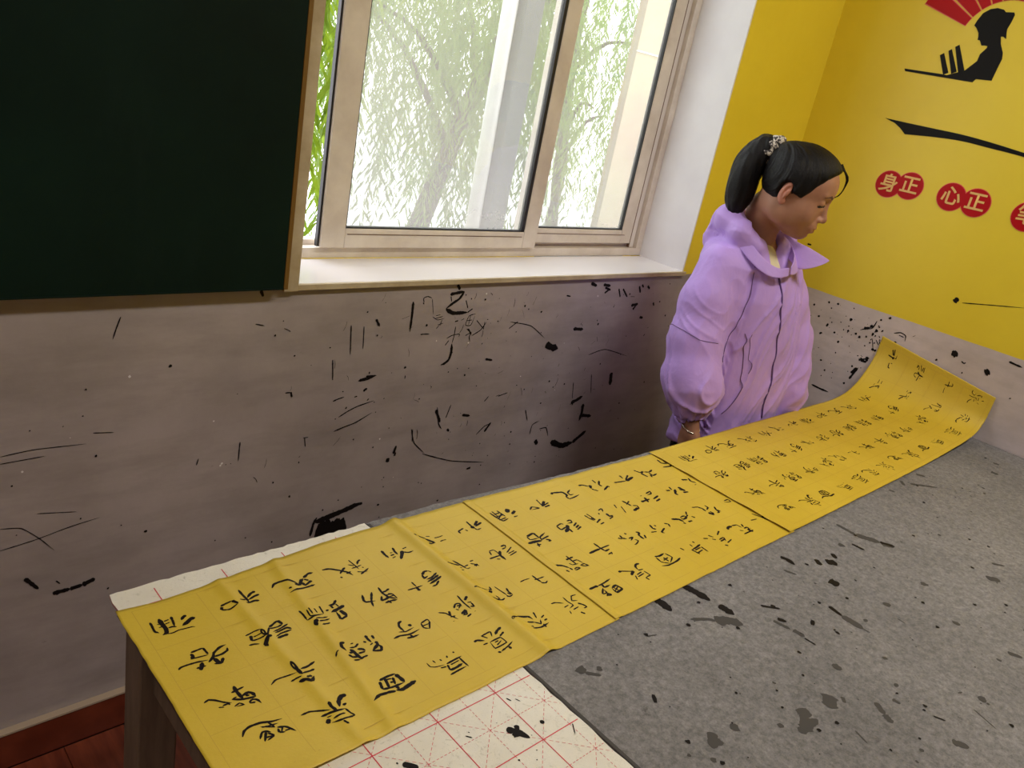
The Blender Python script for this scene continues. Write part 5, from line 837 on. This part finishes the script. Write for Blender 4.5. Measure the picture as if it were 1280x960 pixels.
# neck
n0 = l2h((.000, .000, 1.255)); n1 = l2h((.0, -.010, 1.15)); n2 = l2h((.0, -.012, 1.06))
H.chain([(0, -.012, -.035), tuple(n0), tuple(n1), tuple(n2)], [.050, .046, .047, .052], .022)
V, F = H.mesh(); V = relax(V, F, 1, .35)
fc = V[F].mean(1)
midx = np.zeros(len(F), np.int32)
ax_, ay_, az_ = np.abs(fc[:, 0]), fc[:, 1], fc[:, 2]
lip = (ay_ > .088) & ((((fc[:, 0]) / .0185) ** 2 + ((az_ + .0508) / .0085) ** 2) < 1)
midx[lip] = 1
ear = (ax_ > .0715) & (ay_ < .025) & (ay_ > -.03) & (az_ > -.035) & (az_ < .04); midx[ear] = 2
bz = .0375 + .10 * (ax_ - .032) * (ax_ < .032) - .35 * (ax_ - .032) * (ax_ > .032)
brow = (ay_ > .05) & (ax_ > .014) & (ax_ < .050) & (np.abs(az_ - bz) < .0034 * np.clip((.054 - ax_) / .03, .3, 1)); midx[brow] = 3
lash = (ay_ > .06) & (ax_ > .016) & (ax_ < .049) & (np.abs(az_ - (.0085 - .12 * (ax_ - .032))) < .0026); midx[lash] = 4
headV, headF, headM = h2l(V), F, midx

# --- torso, arms, hands, legs under the clothes
HIP = (-.040, .022)
B = Field((-.34, -.16, .0), (.32, .24, 1.20), .0044)
B.ell((-.04, .02, .92), (.125, .080, .24), 0); B.ell((0, 0, 1.06), (.125, .075, .09), .05); B.ell((HIP[0], HIP[1], .70), (.118, .09, .10), .05)
B.chain([(0, -.010, 1.08), (.0, -.010, 1.19)], [.055, .047], .04)
RS, RE, RW = (.125, -.01, 1.075), (.178, .035, .865), (.187, .104, .692)
LS, LE, LW = (-.135, .0, 1.07), (-.225, .03, .865), (-.215, .095, .675)
for S_, E2, W_ in ((RS, RE, RW), (LS, LE, LW)):
    B.chain([S_, E2, W_], [.042, .033, .0225], .02)
for sx_, hp in ((1, (HIP[0] + .065, HIP[1])), (-1, (HIP[0] - .065, HIP[1]))):
    B.chain([(hp[0], hp[1], .68), (hp[0] + .005 * sx_, hp[1] - .005, .40), (hp[0] + .005 * sx_, hp[1] - .035, .07)], [.072, .046, .030], .03)
    B.chain([(hp[0] + .005 * sx_, hp[1] - .045, .035), (hp[0] + .012 * sx_, hp[1] + .085, .025)], [.028, .022], .02)
V2, F2 = B.mesh(); V2 = relax(V2, F2, 1, .4)
# --- hands (finer)
def hand(W_, side):
    Hd = Field((W_[0] - .06, W_[1] - .07, W_[2] - .20), (W_[0] + .06, W_[1] + .08, W_[2] + .05), .0022)
    w = np.array(W_)
    Hd.chain([w + (0, -.004, .045), w, w + (0, .006, -.025)], [.0235, .0215, .024], .012, (.82, 1.05, 1))
    Hd.ell(w + np.array((0, .010, -.052)), (.0145, .036, .040), .014)
    inn = -side
    for k, (dy, L) in enumerate(((.030, .062), (.011, .070), (-.009, .066), (-.026, .052))):
        p0 = w + np.array((inn * .001, .012 + dy * .85, -.076 - (.004 if k in (1, 2) else 0)))
        p1 = p0 + np.array((inn * .006, dy * .10, -L * .42)); p2 = p1 + np.array((inn * .012, .0, -L * .32)); p3 = p2 + np.array((inn * .013, -.001, -L * .22))
        Hd.chain([p0 + np.array((0, 0, .016)), p0, p1, p2, p3], [.0080, .0088, .0080, .0072, .0062], .0025)
    t0 = w + np.array((inn * .008, .022, -.030)); t1 = t0 + np.array((inn * .010, .010, -.030)); t2 = t1 + np.array((inn * .006, .000, -.026))
    Hd.chain([t0, t1, t2], [.0125, .0098, .0080], .006)
    return Hd.mesh()
parts_ = [(headV, headF, headM), (V2, F2, np.zeros(len(F2), np.int32))]
for W_, side in ((RW, 1), (LW, -1)):
    a, b = hand(W_, side); parts_.append((a, b, np.zeros(len(b), np.int32)))
off = 0; VV = []; FF = []; MM = []
for a, b, c in parts_: VV.append(a); FF.append(b + off); MM.append(c); off += len(a)
me = np_mesh('body', np.concatenate(VV), np.concatenate(FF))
for q in (m_skin, m_lip, m_cheek, m_brow, m_lash): me.materials.append(q)
MMc = np.concatenate(MM)
if len(me.polygons) == len(MMc): me.polygons.foreach_set('material_index', MMc)
body = link('body', me, m_skin, girl, True)

# --- hair: swept back cap, ponytail, loose strands
A_ = Field((-.11, -.14, -.09), (.11, .125, .15), .0022)
A_.ell((0, .005, .036), (.0830, .0895, .0890), 0)
A_.ell((0, -.050, .066), (.040, .036, .032), .03)
A_.ell((0, .045, .072), (.060, .045, .038), .03)
def below_hairline(X, Y, Z):
    ax = np.abs(X)
    zb = np.where(Y > .034, .002 + (Y - .034) * 1.95 + .003 * np.sin(Y * 120), np.where(Y > .012, .004 + .10 * (.034 - Y), .000 + (Y - .012) * .92 - .020 * np.clip((-.02 - Y) / .03, 0, 1)))
    return (Z - zb) * .72
sl_, G_ = A_._sub(np.array((-.11, -.14, -.09)), np.array((.11, .125, .15)), .02)
A_.comb(sl_, below_hairline(*G_).astype(np.float32), .009, 'sub')
for sx_ in (-1, 1): A_.ell((sx_ * .084, -.005, -.002), (.024, .019, .031), .006, op='sub')
Vh, Fh = A_.mesh(); Vh = relax(Vh, Fh, 1, .4)
SC = np.array((-.004, -.082, .066))        # where the scrunchie sits
nrm = vnormals(Vh, Fh)
dv = Vh - SC; ang = np.arctan2(dv[:, 0], dv[:, 1] + .001) ; rr = np.linalg.norm(dv, axis=1)
disp = np.array([noise.noise(Vector((a * 16, r_ * 6, 0))) + .6 * noise.noise(Vector((a * 40, r_ * 9, 3))) for a, r_ in zip(ang, rr)])
Vh = Vh + nrm * (disp * .0017)[:, None]
hair_me = np_mesh('hair', h2l(Vh), Fh)
hair = link('hair', hair_me, m_hair, girl, True)
# ponytail (girl frame)
S0 = h2l(np.array([SC]))[0]
TP = catmull([S0, S0 + (.010, -.026, .000), S0 + (.030, -.044, -.045), S0 + (.040, -.044, -.105), S0 + (.046, -.038, -.155), S0 + (.052, -.044, -.200)], 24)
T_ = Field((-.10, -.20, 1.10), (.24, .10, 1.50), .003)
for i in range(23):
    t = i / 22; r0 = .020 + .017 * math.sin(math.pi * min(1, t * 1.15)) ** .8 - .016 * max(0, t - .62) / .38
    T_.cone(TP[i], TP[i + 1], r0, r0, .012)
Vt, Ft = T_.mesh(); nt = vnormals(Vt, Ft)
disp = np.array([noise.noise(Vector((v[0] * 75, v[1] * 75, v[2] * 7))) for v in Vt]); Vt = Vt + nt * (disp * .0042)[:, None]
link('ponytail', np_mesh('ponytail', Vt, Ft), m_hair, hair, True)
bm = bmesh.new(); rs = random.Random(4)
for k in range(0):   # strand ends at the tip of the ponytail and flyaways
    a = TP[rs.randint(12, 22)] + np.array([rs.gauss(0, .014), rs.gauss(0, .012), 0])
    e = a + np.array([rs.uniform(-.01, .03), rs.uniform(-.02, .01), -rs.uniform(.012, .035)])
    tube(bm, [tuple(p) for p in catmull([a, (a + e) / 2 + np.array([rs.gauss(0, .006), rs.gauss(0, .006), 0]), e], 6)], [.0024, .0022, .0018, .0014, .0009, .0004], 4)
def hs_(pts, r=.0016):
    P = catmull([h2l(np.array([p]))[0] for p in pts], 12); tube(bm, [tuple(p) for p in P], [r * (1 - .75 * i / 11) for i in range(12)], 4)
for k in range(0):   # wisps beside the ear, sweeping over the temple
    o = k * .0022
    hs_([(.064 + .001 * (k % 3), .030 + o, .020 - o * .2), (.066, .036 + o, .004 - o), (.060, .050 + o * 1.2, -.004 - o * .4), (.056, .064 + o, .012 - o)], .0006)
for k in range(24):  # forelock falling over the far side of the forehead
    o = (k % 4) * .003; q = k // 4 * .004
    hs_([(-.010 - q, .070 + o, .112 - o), (-.020 - q, .098 + o * .5, .088), (-.026 - q, .106, .058 - o), (-.030 - q, .100 - o * .3, .036)], .0021)
link('loose_strands', to_mesh(bm, 'loose_strands'), m_hair, hair, True)['kind'] = 'stuff'
# scrunchie
m_scr = mat('speckled_scrunchie', (.6, .55, .48), .8)
N = NT(m_scr); N.color(N.ramp(N.noise(150, 2), .47, (.05, .04, .04), .53, (.66, .60, .52)))
bm = bmesh.new(); ax3 = (TP[2] - TP[0]); ax3 /= np.linalg.norm(ax3); e1 = np.cross(ax3, (0, 0, 1.)); e1 /= np.linalg.norm(e1); e2 = np.cross(ax3, e1); nn = 40; rings = []
for i in range(nn):
    a = 2 * math.pi * i / nn; R1_ = .024 + .003 * math.sin(a * 9); r2 = .0135 + .003 * math.sin(a * 9 + 1)
    c = S0 + ax3 * (.006 + .003 * math.sin(a * 5)) + (e1 * math.cos(a) + e2 * math.sin(a)) * R1_; rd = e1 * math.cos(a) + e2 * math.sin(a)
    rings.append([bm.verts.new(tuple(c + rd * math.cos(b) * r2 + ax3 * math.sin(b) * r2 * 1.1)) for b in [2 * math.pi * j / 10 for j in range(10)]])
for i in range(nn):
    for j in range(10): bm.faces.new([rings[i][j], rings[(i + 1) % nn][j], rings[(i + 1) % nn][(j + 1) % 10], rings[i][(j + 1) % 10]])
tag(link('scrunchie', to_mesh(bm, 'scrunchie'), m_scr, hair, True), 'white scrunchie with dark speckles')

# --- trousers and shoes
T2 = Field((-.26, -.10, .05), (.10, .18, .80), .0050)
T2.ell((HIP[0], HIP[1], .67), (.148, .100, .10), 0)
for sx_ in (1, -1):
    hx = HIP[0] + .066 * sx_
    T2.chain([(hx, HIP[1], .68), (hx + .006 * sx_, HIP[1] - .005, .40), (hx + .008 * sx_, HIP[1] - .030, .09)], [.083, .062, .050], .035)
Vp, Fp = T2.mesh(); npn = vnormals(Vp, Fp)
Vp = Vp + npn * np.array([.004 * noise.noise(Vector((v[0] * 18, v[1] * 18, v[2] * 10))) for v in Vp])[:, None]
link('trousers', np_mesh('trousers', Vp, Fp), m_pants, girl, True)
for sx_ in (1, -1):
    S2 = Field((-.26, -.10, -.01), (.10, .20, .12), .005)
    hx = HIP[0] + .075 * sx_
    S2.chain([(hx, HIP[1] - .060, .042), (hx + .004 * sx_, HIP[1] + .03, .038), (hx + .012 * sx_, HIP[1] + .105, .030)], [.038, .036, .030], .02)
    S2.func((-.26, -.10, -.01), (.10, .20, .12), lambda X, Y, Z: Z - .002, .002, 'sub')
    a, b = S2.mesh(); link('shoe', np_mesh('shoe', a, b), m_shoe, girl, True)

# --- t-shirt neck
S3 = Field((-.12, -.12, 1.02), (.12, .14, 1.19), .004)
S3.cone((0, -.006, 1.02), (0, .0, 1.135), .085, .0565, 0)
S3.ell((0, .020, 1.09), (.075, .075, .06), .03)
a, b = S3.mesh(); link('tee_neck', np_mesh('tee_neck', a, b), m_shirt, girl, True)

# --- jacket
J = Field((-.36, -.20, .555), (.33, .25, 1.26), .0042)
zk = [.58, .66, .74, .90, 1.03, 1.11, 1.16, 1.20]
cxk = [-.052, -.055, -.058, -.045, -.018, .0, .0, .0]; cyk = [.028, .028, .028, .020, .010, .0, -.004, -.006]
ak = [.176, .178, .174, .166, .164, .140, .095, .060]; bk = [.102, .106, .110, .110, .110, .096, .078, .058]
def torso(X, Y, Z):
    cx = np.interp(Z, zk, cxk); cy = np.interp(Z, zk, cyk); a = np.interp(Z, zk, ak); b = np.interp(Z, zk, bk)
    q = (np.abs((X - cx) / a) ** 2.3 + np.abs((Y - cy) / b) ** 2.3) ** (1 / 2.3)
    d = (q - 1) * b * .92
    return np.maximum(np.maximum(d, .585 - Z), Z - 1.19)
J.func((-.30, -.15, .56), (.22, .20, 1.22), torso, 0)
RSL = [(.112, -.006, 1.098), (.150, .010, 1.00), (.172, .030, .90), (.184, .062, .81), (.186, .084, .778), (.186, .095, .744)]
RSR = [.060, .067, .071, .074, .068, .047]
LSL = [(-.125, .0, 1.095), (-.185, .012, 1.00), (-.222, .030, .90), (-.232, .056, .81), (-.226, .080, .745), (-.218, .092, .705)]
J.chain(RSL, RSR, .022); J.chain(LSL, [.060, .064, .066, .066, .060, .042], .022)
for W_, Sl in ((RW, RSL), (LW, LSL)):   # gathered cuffs
    c0 = np.array(Sl[-1]) + (0, .002, -.004); c1 = np.array(W_) + (0, -.002, .014)
    J.cone(c0, c1, .037, .034, .006)
    J.cone(np.array(W_) + (0, .004, .006), np.array(W_) + (0, .012, -.05), .030, .030, .002, 'sub')
# crease between sleeve and body, folds on the sleeve above the cuff
fold = [((.172, .150, .800), (.200, .165, .730), .012), ((.215, .110, .765), (.226, .128, .715), .010), ((.150, .160, .790), (.160, .160, .725), .010)]
for a, b in (((.082, .088, 1.09), (.106, .103, 1.0)), ((.106, .103, 1.0), (.117, .108, .92)), ((.117, .108, .92), (.120, .120, .83)), ((.12, .120, .83), (.122, .130, .75))): J.cone(a, b, .013, .013, .014, 'sub')
# hood lying behind the neck
hoodpts = [(.060, .052, 1.165), (.088, .010, 1.190), (.078, -.050, 1.212), (.030, -.092, 1.205), (-.035, -.088, 1.20), (-.080, -.040, 1.20), (-.088, .015, 1.185), (-.062, .055, 1.165)]
J.chain(hoodpts, [.022, .028, .034, .036, .034, .032, .028, .020], .018)
J.ell((.012, -.098, 1.150), (.085, .042, .062), .03)
J.cone((.06, -.02, 1.14), (.10, -.05, 1.12), .035, .03, .03)
J.cone((0, .0, 1.30), (0, -.004, 1.10), .066, .050, .012, 'sub')
J.cone((0, .05, 1.24), (0, .085, 1.12), .040, .018, .010, 'sub')
Vj, Fj = J.mesh(); Vj = relax(Vj, Fj, 2, .45); nj = vnormals(Vj, Fj)
dj = np.empty(len(Vj))
for i, v in enumerate(Vj):
    p = Vector(v)
    x = noise.noise(Vector((p.x * 9, p.y * 9, p.z * 5))); y = noise.noise(Vector((p.x * 22 + 5, p.y * 22, p.z * 6 + x * 2)))
    r_ = (1 - abs(y)) ** 3
    low = max(0, min(1, (.80 - p.z) / .12)) if p.x > .10 else 0
    cr = 0.
    if p.x > .09:      # soft diagonal pulls down the sleeve and compression folds above the cuff
        q = noise.noise(Vector((p.y * 9 + 11, p.z * 24 + p.y * 20 + 2.5 * x, p.x * 8 + 7.3))); cr = .0095 * ((1 - abs(q)) ** 5 - .30) * max(.25, min(1, (.90 - p.z) / .10))
    else:              # long drag lines on the body running to the zip
        q = noise.noise(Vector((p.x * 20 + p.z * 7 + x, p.z * 3.2, 6.0))); cr = .0075 * ((1 - abs(q)) ** 6 - .25)
    dj[i] = .0032 * x + cr + .0016 * (r_ - .45) + .0006 * noise.noise(Vector((p.x * 45, p.y * 45, p.z * 20))) + low * .0042 * math.sin(math.atan2(p.y - .1, p.x - .186) * 11)
Vj = Vj + nj * dj[:, None]
jacket = link('jacket', np_mesh('jacket', Vj, Fj), m_jacket, girl, True)
tree = BVHTree.FromPolygons([tuple(v) for v in Vj], [tuple(f) for f in Fj])
def snap_line(pts, off, n=40):
    out = []
    for p in catmull(pts, n):
        l, nn_, _, _ = tree.find_nearest(Vector(p)); out.append(l + nn_ * off)
    for _ in range(2): out = [out[0]] + [(out[i - 1] + out[i] * 2 + out[i + 1]) / 4 for i in range(1, len(out) - 1)] + [out[-1]]
    return out
def seam(name, pts, r, m, parent, off=.0004, seg=6):
    bm = bmesh.new(); L = snap_line(pts, off); tube(bm, L, r, seg); return link(name, to_mesh(bm, name), m, parent, True)
seam('zipper', [(.0, .115, 1.125), (-.012, .125, 1.05), (-.035, .140, .95), (-.055, .155, .85), (-.065, .155, .70)], .0022, m_zip, jacket)
seam('pocket_seam', [(.085, .120, .945), (.072, .135, .88), (.068, .145, .80), (.095, .13, .715)], .0013, m_seam, jacket)
seam('pocket_welt', [(.062, .125, .945), (.052, .135, .885), (.050, .140, .84)], .0008, m_seam, jacket)
seam('armhole_seam', [(.075, .06, 1.15), (.080, .085, 1.08), (.098, .098, 1.00), (.110, .095, .94), (.120, .095, .86)], .0012, m_seam, jacket)
seam('sleeve_seam', [(.23, -.03, .93), (.245, .03, .935), (.225, .085, .925), (.17, .11, .92)], .0009, m_seam, jacket)
bm = bmesh.new(); zp = snap_line([(.0, .115, 1.125), (-.004, .12, 1.09)], .004, 6); tube(bm, zp, [.003, .0035, .003, .002, .003, .0032], 8, .5)
link('zip_puller', to_mesh(bm, 'zip_puller'), m_zip, jacket, True)
# stand-up collar: two thin flaps
def flap(name, top, bot, n=22, th=.0035):
    a = catmull(top, n); b = catmull(bot, n); rows = 7; bm = bmesh.new(); g = []
    for i in range(n):
        g.append([bm.verts.new(tuple(a[i] * (1 - t) + b[i] * t)) for t in [j / (rows - 1) for j in range(rows)]])
    for i in range(n - 1):
        for j in range(rows - 1): bm.faces.new([g[i][j], g[i][j + 1], g[i + 1][j + 1], g[i + 1][j]])
    o = link(name, to_mesh(bm, name), m_jacket, jacket, True)
    md = o.modifiers.new('thickness', 'SOLIDIFY'); md.thickness = th; md.offset = 0
    md2 = o.modifiers.new('smooth', 'SUBSURF'); md2.levels = 1; md2.render_levels = 1
    return o
flap('collar_flap', [(.080, -.045, 1.225), (.088, .010, 1.200), (.080, .058, 1.166), (.060, .092, 1.140), (.030, .112, 1.128), (.004, .124, 1.134)], [(.092, -.040, 1.18), (.102, .010, 1.165), (.096, .066, 1.132), (.068, .104, 1.108), (.034, .122, 1.104), (.002, .128, 1.112)])
flap('collar_flap', [(-.062, .020, 1.215), (-.068, .062, 1.195), (-.085, .105, 1.185), (-.112, .150, 1.168), (-.112, .152, 1.164)], [(-.050, .060, 1.155), (-.050, .085, 1.140), (-.055, .112, 1.128), (-.078, .138, 1.140), (-.110, .152, 1.160)])
flap('collar_flap', [(-.058, .060, 1.185), (-.045, .090, 1.165), (-.022, .112, 1.150), (-.003, .124, 1.136)], [(-.075, .085, 1.135), (-.060, .108, 1.125), (-.030, .122, 1.115), (-.004, .128, 1.116)])
# bangle
bm = bmesh.new(); c = np.array(RW) + (0, .002, -.006); nn = 32; rings = []
for i in range(nn):
    a = 2 * math.pi * i / nn; rd = np.array((math.cos(a) * .0235, math.sin(a) * .0285, -.012 * math.sin(a) - .004 * math.cos(a))); u_ = rd / np.linalg.norm(rd)
    rings.append([bm.verts.new(tuple(c + rd + u_ * math.cos(b) * .0020 + np.array((0, 0, 1)) * math.sin(b) * .0020)) for b in [2 * math.pi * j / 8 for j in range(8)]])
for i in range(nn):
    for j in range(8): bm.faces.new([rings[i][j], rings[(i + 1) % nn][j], rings[(i + 1) % nn][(j + 1) % 8], rings[i][(j + 1) % 8]])
bg = link('bangle', to_mesh(bm, 'bangle'), m_bangle, girl, True); tag(bg, 'thin silver bangle')
